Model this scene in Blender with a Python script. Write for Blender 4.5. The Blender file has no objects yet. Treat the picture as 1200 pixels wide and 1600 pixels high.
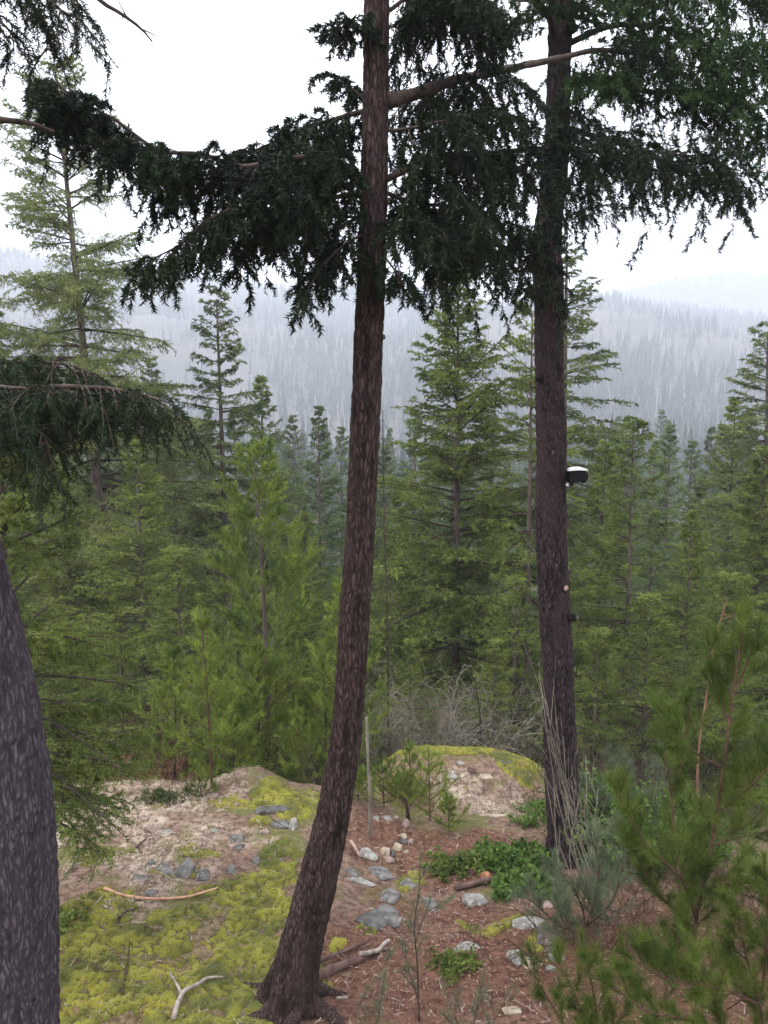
import bpy, bmesh, math, random
import numpy as np
from mathutils import Vector, Matrix

sc = bpy.context.scene
COL = sc.collection
R = math.radians
# ------------------------------------------------------------------ camera
PITCH = R(7.6); FPX = 1202.0; CAMZ = 5.0
cd = bpy.data.cameras.new('camera'); cam = bpy.data.objects.new('camera', cd); COL.objects.link(cam)
cd.sensor_fit = 'VERTICAL'; cd.sensor_height = 36.0; cd.lens = FPX / 1600 * 36
cd.clip_start = 0.05; cd.clip_end = 12000
cam.location = (0, 0, CAMZ); cam.rotation_euler = (R(90) - PITCH, 0, 0)
sc.camera = cam
# ------------------------------------------------------------------ sky and sun
SUN_EL, SUN_AZ = R(50), R(-105)      # azimuth measured from +Y towards +X
w = bpy.data.worlds.new('World'); sc.world = w; w.use_nodes = True
nt = w.node_tree; nt.nodes.clear()
sky = nt.nodes.new('ShaderNodeTexSky'); sky.sky_type = 'NISHITA'; sky.sun_disc = False
sky.sun_elevation = SUN_EL; sky.sun_rotation = SUN_AZ; sky.air_density = 1.0; sky.dust_density = 3.0
bgs = nt.nodes.new('ShaderNodeBackground'); bgs.inputs['Strength'].default_value = 0.05
nt.links.new(sky.outputs[0], bgs.inputs[0])
# an even overcast cloud layer over the whole dome, a little brighter towards the zenith
tcw = nt.nodes.new('ShaderNodeTexCoord'); sx = nt.nodes.new('ShaderNodeSeparateXYZ')
nt.links.new(tcw.outputs['Generated'], sx.inputs[0])
mr = nt.nodes.new('ShaderNodeMapRange'); nt.links.new(sx.outputs['Z'], mr.inputs[0])
mr.inputs[3].default_value = 0.95; mr.inputs[4].default_value = 2.75   # CIE overcast: the zenith three times the horizon
bgc = nt.nodes.new('ShaderNodeBackground'); bgc.inputs[0].default_value = (0.955, 0.965, 1.0, 1)
nt.links.new(mr.outputs[0], bgc.inputs['Strength'])
addw = nt.nodes.new('ShaderNodeAddShader'); wo = nt.nodes.new('ShaderNodeOutputWorld')
nt.links.new(bgs.outputs[0], addw.inputs[0]); nt.links.new(bgc.outputs[0], addw.inputs[1])
nt.links.new(addw.outputs[0], wo.inputs[0])
sl = bpy.data.lights.new('sun', 'SUN'); sl.energy = 1.5; sl.angle = R(14); sl.color = (1, .97, .92)
so = bpy.data.objects.new('sun', sl); COL.objects.link(so)
_sd = Vector((math.sin(SUN_AZ)*math.cos(SUN_EL), math.cos(SUN_AZ)*math.cos(SUN_EL), math.sin(SUN_EL)))
so.rotation_euler = _sd.to_track_quat('Z', 'Y').to_euler()
sc.view_settings.view_transform = 'Standard'; sc.view_settings.look = 'None'
sc.view_settings.gamma = 1; sc.view_settings.use_curve_mapping = False
sc.view_settings.exposure = 0.55
cy = sc.cycles
cy.max_bounces = 6; cy.diffuse_bounces = 3; cy.glossy_bounces = 2; cy.transmission_bounces = 3
cy.volume_bounces = 4; cy.transparent_max_bounces = 4; cy.use_denoising = True
cy.caustics_reflective = False; cy.caustics_refractive = False

# ------------------------------------------------------------------ helpers: geometry from the camera's view of the place
CF = np.array([0, math.cos(PITCH), -math.sin(PITCH)]); CU = np.array([0, math.sin(PITCH), math.cos(PITCH)])
def at(px, py, Y):
    d = np.array([1.0, 0, 0])*(px-600)/FPX + CU*(800-py)/FPX + CF
    p = d*(Y/d[1]); p[2] += CAMZ
    return p
def depth(p):
    return p[1]*CF[1] + (p[2]-CAMZ)*CF[2]
def sstep(a, b, x):
    t = np.clip((np.asarray(x, float)-a)/(b-a), 0, 1); return t*t*(3-2*t)

# ---- noise in numpy
def _h(ix, iy, iz, s):
    h = (ix.astype(np.int64)*374761393 + iy.astype(np.int64)*668265263 + iz.astype(np.int64)*2147483647 + s*1274126177) & 0xffffffff
    h = ((h ^ (h >> 13))*1274126177) & 0xffffffff
    h = ((h ^ (h >> 16))*2246822519) & 0xffffffff
    return ((h ^ (h >> 15)) & 0xffffff)/float(0xffffff)
def vn(x, y, z=0.0, s=0):
    x, y, z = np.broadcast_arrays(np.asarray(x, float), np.asarray(y, float), np.asarray(z, float))
    ix, iy, iz = np.floor(x), np.floor(y), np.floor(z)
    fx, fy, fz = x-ix, y-iy, z-iz
    fx = fx*fx*(3-2*fx); fy = fy*fy*(3-2*fy); fz = fz*fz*(3-2*fz)
    def L(a, b, t): return a+(b-a)*t
    c = lambda i, j, k: _h(ix+i, iy+j, iz+k, s)
    return L(L(L(c(0,0,0), c(1,0,0), fx), L(c(0,1,0), c(1,1,0), fx), fy),
             L(L(c(0,0,1), c(1,0,1), fx), L(c(0,1,1), c(1,1,1), fx), fy), fz)
def fbm(x, y, z=0.0, s=0, o=4):
    a, t, n = .5, 0, 0
    x = np.asarray(x, float); y = np.asarray(y, float); z = np.asarray(z, float)
    for i in range(o):
        t = t + a*vn(x, y, z, s+i*7); n += a; a *= .5; x = x*2.03; y = y*2.03; z = z*2.03
    return t/n
def worley(x, y, z=None, s=0):
    """F1, F2 distances"""
    ix, iy = np.floor(x), np.floor(y)
    f1 = np.full(x.shape, 9.); f2 = np.full(x.shape, 9.)
    ks = (0,) if z is None else (-1, 0, 1)
    iz = np.zeros(x.shape) if z is None else np.floor(z)
    for i in (-1, 0, 1):
        for j in (-1, 0, 1):
            for k in ks:
                cx, cy_, cz = ix+i, iy+j, iz+k
                dx = cx+_h(cx, cy_, cz, s)-x; dy = cy_+_h(cx, cy_, cz, s+1)-y
                d = dx*dx+dy*dy
                if z is not None: d = d+(cz+_h(cx, cy_, cz, s+2)-z)**2
                d = np.sqrt(d)
                f2 = np.minimum(f2, np.maximum(f1, d)); f1 = np.minimum(f1, d)
    return f1, f2

# ---- terrain
_LY = [-60, 0, 3, 5.1, 7, 8.6, 9.4, 10, 11, 12.5, 17, 25, 60, 150, 300, 3000]
_LZ = [5, 1.7, 1.05, .52, .38, .30, .20, -.15, -1.15, -1.9, -2.6, -4.8, -14, -24, -27, -27]
_RY = [-60, 0, 3, 5.1, 7, 8.1, 9, 10, 11, 12.5, 17, 25, 60, 150, 300, 3000]
_RZ = [5, 1.7, 1.05, .45, .12, 0, -.12, -.4, -.75, -1.5, -2.7, -4.8, -14, -24, -27, -27]
MOUND = (1.02, 11.3)
def hbase(x, y):
    l = np.interp(y, _LY, _LZ); r = np.interp(y, _RY, _RZ)
    t = sstep(-.9, .5, x); z = l*(1-t)+r*t
    z = z + .30*np.clip((-.6-x)/3, 0, 1)*sstep(9.5, 7, y)*0.3
    near = sstep(14, 10, y)
    mx, my = MOUND
    d = np.sqrt(((x-mx)/1.95)**2+((y-my)/1.5)**2)
    z = z + np.where(d < 1, (1-d*d)**.9, 0)*.72
    z = z + .22*np.exp(-(((x+1.7)/.45)**2+((y-9.45)/.45)**2))
    z = z - .5*sstep(2.2, 4.5, x)*sstep(6, 9, y)*near
    return z
def hg(x, y):
    x = np.asarray(x, float); y = np.asarray(y, float)
    far = sstep(9.5, 30, y)
    z = hbase(x, y)
    z = z + (fbm(x*.9, y*.9, 0, 3, 3)-.5)*(.16+far*1.0) + (fbm(x*4.5, y*4.5, 0, 9, 3)-.5)*.07
    return z
def H(x, y): return float(hg(np.array([x]), np.array([y]))[0])
_ys = np.concatenate([np.arange(3, 16, .02), np.arange(16, 80, .1)])
def G(px, py):
    """the point where the ground stands under this line of sight"""
    p0 = np.array([0, 0, CAMZ]); d = at(px, py, 1.0)-p0
    X = d[0]*_ys; Z = CAMZ+d[2]*_ys
    hit = np.where(Z <= hg(X, _ys))[0]
    i = hit[0] if len(hit) else len(_ys)-1
    y = _ys[i]; return np.array([d[0]*y, y, H(d[0]*y, y)])

# ---- meshes and objects
def mk(name, v, t=None, q=None, mat=None, parent=None, tint=None, smooth=False, attrs=None):
    me = bpy.data.meshes.new(name)
    v = np.asarray(v, np.float32).reshape(-1, 3)
    T = 0 if t is None else len(t); Q = 0 if q is None else len(q)
    me.vertices.add(len(v)); me.vertices.foreach_set('co', v.ravel())
    li, ls = [], []
    if T: li.append(np.asarray(t, np.int32).ravel()); ls.append(np.arange(T, dtype=np.int32)*3)
    if Q: li.append(np.asarray(q, np.int32).ravel()); ls.append(np.arange(Q, dtype=np.int32)*4+3*T)
    li = np.concatenate(li); ls = np.concatenate(ls)
    me.loops.add(len(li)); me.loops.foreach_set('vertex_index', li)
    me.polygons.add(len(ls)); me.polygons.foreach_set('loop_start', ls)
    me.polygons.foreach_set('use_smooth', np.full(len(ls), smooth, bool))
    if tint is not None: attrs = dict(attrs or {}, tint=tint)
    for k, a in (attrs or {}).items():
        at_ = me.attributes.new(k, 'FLOAT', 'POINT'); at_.data.foreach_set('value', np.asarray(a, np.float32).ravel())
    me.update(calc_edges=True)
    if mat: me.materials.append(mat)
    o = bpy.data.objects.new(name, me); COL.objects.link(o)
    if parent: o.parent = parent
    return o
def tag(o, label=None, cat=None, group=None, kind=None):
    if label: o['label'] = label
    if cat: o['category'] = cat
    if group: o['group'] = group
    if kind: o['kind'] = kind
    return o
def thing(name, label, cat, loc, group=None, rot=(0, 0, 0), scale=1):
    o = bpy.data.objects.new(name, None); COL.objects.link(o); o.empty_display_size = .2
    o.location = loc; o.rotation_euler = rot; o.scale = (scale,)*3
    return tag(o, label, cat, group)
def copy_tree(o, parent=None):
    c = o.copy(); COL.objects.link(c)
    if parent: c.parent = parent
    for ch in list(o.children): copy_tree(ch, c)
    return c

class MB:
    """collects triangles and quads"""
    def __init__(s): s.v, s.t, s.q, s.a, s.n = [], [], [], [], 0
    def add(s, v, t=None, q=None, a=None):
        v = np.asarray(v, float).reshape(-1, 3)
        if t is not None and len(t): s.t.append(np.asarray(t)+s.n)
        if q is not None and len(q): s.q.append(np.asarray(q)+s.n)
        s.a.append(np.full(len(v), .5) if a is None else np.broadcast_to(np.asarray(a, float), (len(v),)))
        s.v.append(v); s.n += len(v)
    def build(s, name, mat, parent=None, off=(0, 0, 0), smooth=False):
        v = np.concatenate(s.v)-np.asarray(off)
        return mk(name, v, np.concatenate(s.t) if s.t else None, np.concatenate(s.q) if s.q else None, mat, parent,
                  np.concatenate(s.a), smooth)

def nrm(a): return a/np.maximum(np.linalg.norm(a, axis=-1, keepdims=True), 1e-9)
def resample(P, n, rad):
    P = np.asarray(P, float); L = np.concatenate([[0], np.cumsum(np.linalg.norm(np.diff(P, axis=0), axis=1))])
    # catmull-rom smoothing by parameter
    s = np.linspace(0, L[-1], n); out = np.zeros((n, 3))
    k = np.clip(np.searchsorted(L, s, side='right')-1, 0, len(P)-2)
    t = (s-L[k])/np.maximum(L[k+1]-L[k], 1e-9)
    m = np.gradient(P, L, axis=0) if len(P) > 2 else np.repeat((P[1:]-P[:1])/L[-1], 2, 0)
    h = (L[k+1]-L[k])[:, None]; t = t[:, None]
    out = (2*t**3-3*t**2+1)*P[k]+(t**3-2*t**2+t)*h*m[k]+(-2*t**3+3*t**2)*P[k+1]+(t**3-t**2)*h*m[k+1]
    return out, np.interp(s, L, rad), s
def tube(P, rad, nseg=6, n=None, disp=None, cap=True):
    n = n or len(P)*3
    C, r, s = resample(P, n, rad)
    T = nrm(np.gradient(C, axis=0))
    ref = np.array([1., 0, 0]) if abs(T[:, 0]).mean() < .7 else np.array([0, 0, 1.])
    U = nrm(np.cross(T, ref)); V = np.cross(T, U)
    th = np.arange(nseg)/nseg*2*math.pi
    c, sn = np.cos(th)[None, :, None], np.sin(th)[None, :, None]
    N = U[:, None]*c+V[:, None]*sn
    rr = np.repeat(r[:, None], nseg, 1)
    if disp is not None: rr = rr+disp(np.broadcast_to(th, rr.shape), np.broadcast_to(s[:, None], rr.shape), rr)
    v = (C[:, None]+N*rr[..., None]).reshape(-1, 3)
    i = np.arange(n-1)[:, None]*nseg; j = np.arange(nseg)[None]; j2 = (j+1) % nseg
    q = np.stack([i+j, i+j2, i+nseg+j2, i+nseg+j], -1).reshape(-1, 4)
    t = None
    if cap:
        v = np.concatenate([v, C[-1:]+T[-1:]*r[-1]*.4, C[:1]]); e = n*nseg
        jj = np.arange(nseg); t = np.concatenate([np.stack([(n-1)*nseg+jj, (n-1)*nseg+(jj+1) % nseg, np.full(nseg, e)], -1),
                                 np.stack([(jj+1) % nseg, jj, np.full(nseg, e+1)], -1)])
    return v, t, q

# ---- shoots: a set of curves P + L(D t - G t^2 z)
def spos(S, i, t):
    P, D, L, Gd = S
    p = P[i]+D[i]*(L[i]*t)[:, None]; p[:, 2] -= Gd[i]*L[i]*t*t
    T = D[i].copy(); T[:, 2] -= 2*Gd[i]*t
    return p, nrm(T)
def sprout(S, n, rng, lo=.15, hi=1., lenf=.5, ang=55, droop=.1, grav=0., jit=.15, taper=.65, flat=1., minl=.04):
    P, D, L, Gd = S; N = len(P)
    cnt = np.broadcast_to(np.asarray(n), (N,)).astype(int)
    i = np.repeat(np.arange(N), cnt); M = len(i)
    k = np.arange(M)-np.repeat(np.cumsum(cnt)-cnt, cnt)
    t = lo+(hi-lo)*(k+rng.random(M)*.8)/np.repeat(cnt, cnt)
    p, T = spos(S, i, t)
    up = np.array([0, 0, 1.]); lat = nrm(np.cross(T, up)+1e-6); nn = np.cross(lat, T)
    side = np.where(k % 2 == 0, 1., -1.)
    roll = rng.normal(0, 1-flat+.12, M) if flat < 1 else rng.normal(0, .18, M)
    lv = lat*(side*np.cos(roll))[:, None]+nn*np.sin(roll)[:, None]
    a = R(ang)*(1+rng.normal(0, .15, M))
    d = T*np.cos(a)[:, None]+lv*np.sin(a)[:, None]+rng.normal(0, jit, (M, 3))
    d[:, 2] -= grav
    l = L[i]*lenf*(1-taper*t)*(.65+.6*rng.random(M))
    return (p, nrm(d), np.maximum(l, minl), np.full(M, float(droop)))
def cat(*Ss): return tuple(np.concatenate([s[k] for s in Ss]) for k in range(4))
def bristle(mb, S, k, nl, nw, rng, fwd=.65, rad=.75, t0=0., tint=(.2, .8), ribbon=None):
    N = len(S[0]); i = np.repeat(np.arange(N), k)
    t = t0+(1-t0)*((np.tile(np.arange(k), N)+rng.random(N*k))/k)
    p, T = spos(S, i, t)
    r = nrm(np.cross(T, rng.normal(size=T.shape)))
    d = nrm(T*fwd+r*rad)
    s = nrm(np.cross(d, rng.normal(size=T.shape)))
    ln = nl*(.75+.5*rng.random(len(i)))[:, None]
    v = np.stack([p-s*nw/2, p+s*nw/2, p+d*ln], 1).reshape(-1, 3)
    tt = tint[0]+(tint[1]-tint[0])*rng.random(N)
    mb.add(v, t=np.arange(len(v)).reshape(-1, 3), a=np.repeat(np.clip(tt[i]+rng.normal(0, .08, len(i)), 0, 1), 3))
def stems(mb, S, r, rng, seg=2, k=3, r1=.4):
    """thin tapering stems, k-sided"""
    N = len(S[0]); idx = np.arange(N); rings = []
    rr = np.broadcast_to(np.asarray(r, float), (N,))
    for j in range(seg+1):
        t = np.full(N, j/seg); p, T = spos(S, idx, t)
        u = nrm(np.cross(T, np.array([.31, .17, .93]))); v = np.cross(T, u)
        q = (rr*(1-(1-r1)*j/seg))[:, None]
        for m in range(k):
            a = m*2*math.pi/k; rings.append(p+(u*math.cos(a)+v*math.sin(a))*q)
    V = np.stack(rings, 1)                                   # N, (seg+1)*k, 3
    f = []
    for j in range(seg):
        for m in range(k): f.append([j*k+m, j*k+(m+1) % k, (j+1)*k+(m+1) % k, (j+1)*k+m])
    f = np.array(f)[None]+(idx*(seg+1)*k)[:, None, None]
    mb.add(V.reshape(-1, 3), q=f.reshape(-1, 4))

# ------------------------------------------------------------------ materials
def newmat(name):
    m = bpy.data.materials.new(name); m.use_nodes = True; n = m.node_tree; n.nodes.clear()
    return m, n, n.nodes, n.links
def N_(n, typ, **kw):
    x = n.nodes.new(typ)
    for k, v in kw.items(): setattr(x, k, v)
    return x
def mix(n, a, b, f):
    x = n.nodes.new('ShaderNodeMix'); x.data_type = 'RGBA'
    for sock, val in ((x.inputs[0], f), (x.inputs[6], a), (x.inputs[7], b)):
        if isinstance(val, bpy.types.NodeSocket): n.links.new(val, sock)
        else: sock.default_value = val if not isinstance(val, tuple) else (*val, 1)[:4]
    return x.outputs[2]
def math_(n, op, a, b=None, clamp=False):
    x = n.nodes.new('ShaderNodeMath'); x.operation = op; x.use_clamp = clamp
    for i, v in enumerate((a, b)):
        if v is None: continue
        if isinstance(v, bpy.types.NodeSocket): n.links.new(v, x.inputs[i])
        else: x.inputs[i].default_value = v
    return x.outputs[0]
def noise(n, scale, detail=4, vec=None, rough=.55, dist=0.):
    x = n.nodes.new('ShaderNodeTexNoise'); x.inputs['Scale'].default_value = scale
    x.inputs['Detail'].default_value = detail; x.inputs['Roughness'].default_value = rough
    x.inputs['Distortion'].default_value = dist
    if vec is not None: n.links.new(vec, x.inputs['Vector'])
    return x.outputs['Fac']
def ramp(n, v, a, b):
    x = n.nodes.new('ShaderNodeMapRange'); x.interpolation_type = 'SMOOTHSTEP'; n.links.new(v, x.inputs[0])
    x.inputs[1].default_value = a; x.inputs[2].default_value = b; return x.outputs[0]
def coords(n, scale=(1, 1, 1)):
    t = n.nodes.new('ShaderNodeTexCoord'); m = n.nodes.new('ShaderNodeMapping'); m.inputs['Scale'].default_value = scale
    n.links.new(t.outputs['Object'], m.inputs[0]); return m.outputs[0]
def attr(n, name):
    x = n.nodes.new('ShaderNodeAttribute'); x.attribute_name = name; return x.outputs['Fac']
def foliage(name, dark, light, transl=.3, brown=None, scale=.6):
    m, n, ns, ls = newmat(name)
    v = coords(n); f = noise(n, scale, 3, v)
    oi = ns.new('ShaderNodeObjectInfo')
    f = math_(n, 'ADD', math_(n, 'MULTIPLY', ramp(n, f, .34, .66), .55), math_(n, 'MULTIPLY', attr(n, 'tint'), .45))
    f = math_(n, 'ADD', f, math_(n, 'MULTIPLY', math_(n, 'SUBTRACT', oi.outputs['Random'], .5), .3), True)
    c = mix(n, dark, light, f)
    if brown:
        b = ramp(n, noise(n, scale*1.1, 2, v), .70, .78)
        c = mix(n, c, brown, math_(n, 'MULTIPLY', b, .6))
    d = ns.new('ShaderNodeBsdfPrincipled'); ls.new(c, d.inputs['Base Color']); d.inputs['Roughness'].default_value = .55
    d.inputs['Specular IOR Level'].default_value = .12
    tr = ns.new('ShaderNodeBsdfTranslucent'); ls.new(c, tr.inputs[0])
    ms = ns.new('ShaderNodeMixShader'); ms.inputs[0].default_value = transl
    ls.new(d.outputs[0], ms.inputs[1]); ls.new(tr.outputs[0], ms.inputs[2])
    o = ns.new('ShaderNodeOutputMaterial'); ls.new(ms.outputs[0], o.inputs[0]); return m
def solid(name, a, b, rough=.85, scale=8, stretch=(1, 1, 1), bump=.3, bscale=60, c3=None, spec=.3):
    m, n, ns, ls = newmat(name)
    v = coords(n, stretch); f = ramp(n, noise(n, scale, 6, v), .32, .68)
    c = mix(n, a, b, f)
    if c3: c = mix(n, c, c3, ramp(n, noise(n, scale*3.1, 3, v), .60, .70))
    d = ns.new('ShaderNodeBsdfPrincipled'); ls.new(c, d.inputs['Base Color']); d.inputs['Roughness'].default_value = rough
    d.inputs['Specular IOR Level'].default_value = spec
    if bump:
        b_ = ns.new('ShaderNodeBump'); b_.inputs['Strength'].default_value = bump; b_.inputs['Distance'].default_value = .01
        ls.new(noise(n, bscale, 4, v), b_.inputs['Height']); ls.new(b_.outputs[0], d.inputs['Normal'])
    o = ns.new('ShaderNodeOutputMaterial'); ls.new(d.outputs[0], o.inputs[0]); return m
def bark(name, furrow, plate, flake, flk=.58):
    """colour follows the built relief: darker in the furrows, paler on the plate tops"""
    m, n, ns, ls = newmat(name)
    v = coords(n, (1, 1, .22)); rl = attr(n, 'relief')
    nz = ns.new('ShaderNodeTexNoise'); nz.inputs['Scale'].default_value = 16; nz.inputs['Detail'].default_value = 3; ls.new(v, nz.inputs['Vector'])
    vm = ns.new('ShaderNodeVectorMath'); vm.operation = 'MULTIPLY_ADD'; ls.new(nz.outputs['Color'], vm.inputs[0]); vm.inputs[1].default_value = (.05, .05, .05); ls.new(v, vm.inputs[2])
    vo = ns.new('ShaderNodeTexVoronoi'); vo.feature = 'DISTANCE_TO_EDGE'; vo.inputs['Scale'].default_value = 42; ls.new(vm.outputs[0], vo.inputs['Vector'])
    crk = ramp(n, vo.outputs['Distance'], .02, .26)
    c = mix(n, furrow, plate, math_(n, 'MULTIPLY', ramp(n, rl, .10, .65), math_(n, 'ADD', math_(n, 'MULTIPLY', crk, .8), .2)))
    c = mix(n, c, flake, math_(n, 'MULTIPLY', ramp(n, noise(n, 75, 4, v, .6), flk, flk+.1), ramp(n, rl, .3, .8)))
    c = mix(n, c, tuple(x*.62 for x in plate), ramp(n, noise(n, 3.2, 4, v), .5, .75))
    d = ns.new('ShaderNodeBsdfPrincipled'); ls.new(c, d.inputs['Base Color']); d.inputs['Roughness'].default_value = .92
    d.inputs['Specular IOR Level'].default_value = .15
    b_ = ns.new('ShaderNodeBump'); b_.inputs['Strength'].default_value = .8; b_.inputs['Distance'].default_value = .006
    b_.inputs['Distance'].default_value = .012; ls.new(math_(n, 'ADD', crk, math_(n, 'MULTIPLY', noise(n, 90, 5, v, .65), .8)), b_.inputs['Height']); ls.new(b_.outputs[0], d.inputs['Normal'])
    o = ns.new('ShaderNodeOutputMaterial'); ls.new(d.outputs[0], o.inputs[0]); return m

M = {}
M['fir'] = foliage('fir_needles', (.020, .044, .010), (.225, .280, .066), .35, (.24, .12, .045), 1.9)
M['fir_yellow'] = foliage('yellowish_fir_needles', (.028, .054, .015), (.245, .285, .10), .35, None, 1.6)  # yellower green needles of the tall and slender firs
M['fir_blue'] = foliage('bluish_fir_needles', (.020, .046, .014), (.175, .235, .072), .3, None, 1.4)
M['fir_dark'] = foliage('shaded_fir_needles', (.006, .013, .006), (.021, .038, .015), .15, None, 2.)  # near-black shade of the foreground boughs put into the needle colour
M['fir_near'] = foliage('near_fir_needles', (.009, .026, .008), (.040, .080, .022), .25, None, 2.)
M['pine'] = foliage('pine_needles', (.034, .075, .012), (.255, .32, .060), .35, None, 2.6)
M['pine_near'] = foliage('young_pine_needles', (.024, .055, .010), (.160, .210, .040), .35, None, 3.)
M['pine_pale'] = foliage('pale_pine_needles', (.090, .125, .070), (.200, .240, .140), .35, None, 3.)
M['leaf'] = foliage('salal_leaves', (.030, .070, .016), (.140, .225, .050), .35, None, 6.)
M['leaf_dull'] = foliage('undergrowth_leaves', (.045, .060, .022), (.150, .165, .060), .3, (.16, .09, .045), 1.2)
M['far_tree'] = foliage('distant_conifer_needles', (.012, .024, .017), (.032, .052, .030), .1, None, .03)
M['grass'] = foliage('dry_grass', (.20, .17, .09), (.42, .36, .22), .3, None, 3.)
M['blade'] = foliage('moss_tips', (.065, .085, .014), (.235, .235, .032), .35, None, 2.5)
M['bark_fir'] = bark('brown_fir_bark', (.012, .007, .006), (.082, .053, .048), (.14, .10, .092), .58)
M['bark_dark'] = bark('dark_scaly_bark', (.010, .006, .007), (.062, .041, .045), (.17, .13, .135), .58)
M['bark_grey'] = bark('grey_rough_bark', (.028, .022, .027), (.092, .077, .090), (.15, .13, .145), .58)
M['bark_far'] = solid('weathered_bark', (.050, .035, .030), (.13, .10, .085), .95, 5, (1, 1, .3))
M['twig'] = solid('brown_twig_bark', (.026, .017, .014), (.066, .045, .035), .9, 20)
M['twig_red'] = solid('reddish_stem_bark', (.050, .024, .018), (.115, .060, .042), .85, 20)
M['twig_pale'] = solid('bleached_dead_wood', (.16, .13, .11), (.38, .33, .29), .9, 12)
M['twig_grey'] = solid('grey_dead_brush', (.10, .086, .066), (.25, .22, .175), .9, 3)
M['twig_rust'] = solid('rusty_dead_brush', (.12, .055, .035), (.26, .14, .085), .9, 3)
M['slate'] = solid('blue_grey_slate', (.064, .060, .057), (.160, .150, .140), .75, 9, (1, 1, 1), .5, 70, (.22, .21, .195))
M['slate_dark'] = solid('dark_slate', (.046, .043, .041), (.115, .108, .102), .75, 12, (1, 1, 1), .5, 70)
M['rock_pale'] = solid('pale_lichened_rock', (.14, .132, .122), (.29, .275, .25), .85, 10, (1, 1, 1), .5, 60, (.42, .41, .37))
M['rock_tan'] = solid('tan_rock', (.20, .16, .115), (.37, .31, .235), .85, 14, (1, 1, 1), .5, 60)
M['rock_pink'] = solid('pinkish_rock', (.17, .12, .105), (.29, .21, .185), .85, 14, (1, 1, 1), .5, 60)
M['rock_rust'] = solid('rusty_orange_rock', (.26, .11, .055), (.42, .20, .11), .85, 14, (1, 1, 1), .5, 60)
M['log'] = solid('rotting_log_wood', (.045, .024, .020), (.13, .078, .065), .9, 10, (1, .3, 1), .6, 60)
M['stick'] = solid('peeled_orange_stick', (.30, .15, .085), (.50, .31, .20), .8, 16)
M['chip'] = solid('wood_chips', (.11, .060, .040), (.36, .25, .18), .9, 22, (1, 1, 1), 0)
M['duff'] = solid('fallen_needles', (.075, .034, .022), (.21, .105, .065), .9, 14, (1, 1, 1), 0)
M['lichen'] = solid('reindeer_lichen_tufts', (.23, .165, .125), (.50, .42, .33), .95, 5, (1, 1, 1), 0, 60, (.20, .115, .085))
M['black'] = solid('black_plastic', (.004, .004, .005), (.007, .007, .008), .6, 5, (1, 1, 1), 0, 60, None, .1)
M['white'] = solid('white_plastic', (.70, .70, .72), (.80, .80, .80), .45, 5, (1, 1, 1), 0, 60, None, .5)
M['resin'] = solid('fresh_wound_wood', (.20, .13, .10), (.34, .25, .20), .8, 30)
M['hill'] = solid('hill_forest_floor', (.018, .026, .017), (.070, .055, .042), 1, .012, (1, 1, 1), 0, 60)

def ground_mat():
    m, n, ns, ls = newmat('forest_floor')
    v = coords(n); f1 = noise(n, 2.2, 5, v); f2 = noise(n, 14, 5, v, .65); f3 = noise(n, 55, 4, v, .7)
    brown = mix(n, (.075, .048, .036), (.235, .155, .115), ramp(n, f2, .3, .7))
    brown = mix(n, brown, (.10, .115, .030), math_(n, 'MULTIPLY', ramp(n, f1, .5, .62), .7))
    brown = mix(n, brown, (.36, .27, .21), ramp(n, f3, .60, .70))
    duff = mix(n, (.060, .028, .020), (.175, .090, .062), ramp(n, f2, .3, .7))
    duff = mix(n, duff, (.33, .22, .16), ramp(n, f3, .60, .68))
    lich = mix(n, (.15, .095, .075), (.44, .355, .285), ramp(n, f2, .40, .58))
    lich = mix(n, lich, (.52, .46, .38), ramp(n, f3, .57, .64))
    lich = mix(n, lich, (.13, .12, .035), math_(n, 'MULTIPLY', ramp(n, noise(n, 4.5, 4, v), .54, .62), .8))
    moss = mix(n, (.085, .085, .022), (.20, .19, .040), ramp(n, f2, .3, .65))
    c = mix(n, brown, duff, attr(n, 'duff')); c = mix(n, c, lich, attr(n, 'lichen')); c = mix(n, c, moss, attr(n, 'moss'))
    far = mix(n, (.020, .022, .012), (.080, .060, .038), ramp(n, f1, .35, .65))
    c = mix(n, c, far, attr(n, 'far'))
    d = ns.new('ShaderNodeBsdfPrincipled'); ls.new(c, d.inputs['Base Color']); d.inputs['Roughness'].default_value = .95
    d.inputs['Specular IOR Level'].default_value = .12
    b_ = ns.new('ShaderNodeBump'); b_.inputs['Strength'].default_value = 1; b_.inputs['Distance'].default_value = .02
    ls.new(noise(n, 45, 5, v, .7), b_.inputs['Height']); ls.new(b_.outputs[0], d.inputs['Normal'])
    o = ns.new('ShaderNodeOutputMaterial'); ls.new(d.outputs[0], o.inputs[0]); return m
M['ground'] = ground_mat()
def moss_mat():
    m, n, ns, ls = newmat('cushion_moss')
    v = coords(n)
    c = mix(n, (.070, .075, .014), (.250, .235, .030), ramp(n, noise(n, 3.5, 4, v), .32, .62))
    c = mix(n, c, (.075, .095, .016), math_(n, 'MULTIPLY', ramp(n, noise(n, 1.3, 3, v), .5, .66), .7))
    c = mix(n, (.085, .050, .025), c, ramp(n, attr(n, 'tint'), .08, .55))
    c = mix(n, c, (.20, .125, .06), ramp(n, noise(n, 9, 4, v), .62, .70))
    d = ns.new('ShaderNodeBsdfPrincipled'); ls.new(c, d.inputs['Base Color']); d.inputs['Roughness'].default_value = 1
    d.inputs['Specular IOR Level'].default_value = .05; d.inputs['Sheen Weight'].default_value = .1
    b_ = ns.new('ShaderNodeBump'); b_.inputs['Strength'].default_value = 1; b_.inputs['Distance'].default_value = .015
    ls.new(noise(n, 110, 4, v, .7), b_.inputs['Height']); ls.new(b_.outputs[0], d.inputs['Normal'])
    o = ns.new('ShaderNodeOutputMaterial'); ls.new(d.outputs[0], o.inputs[0]); return m
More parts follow.
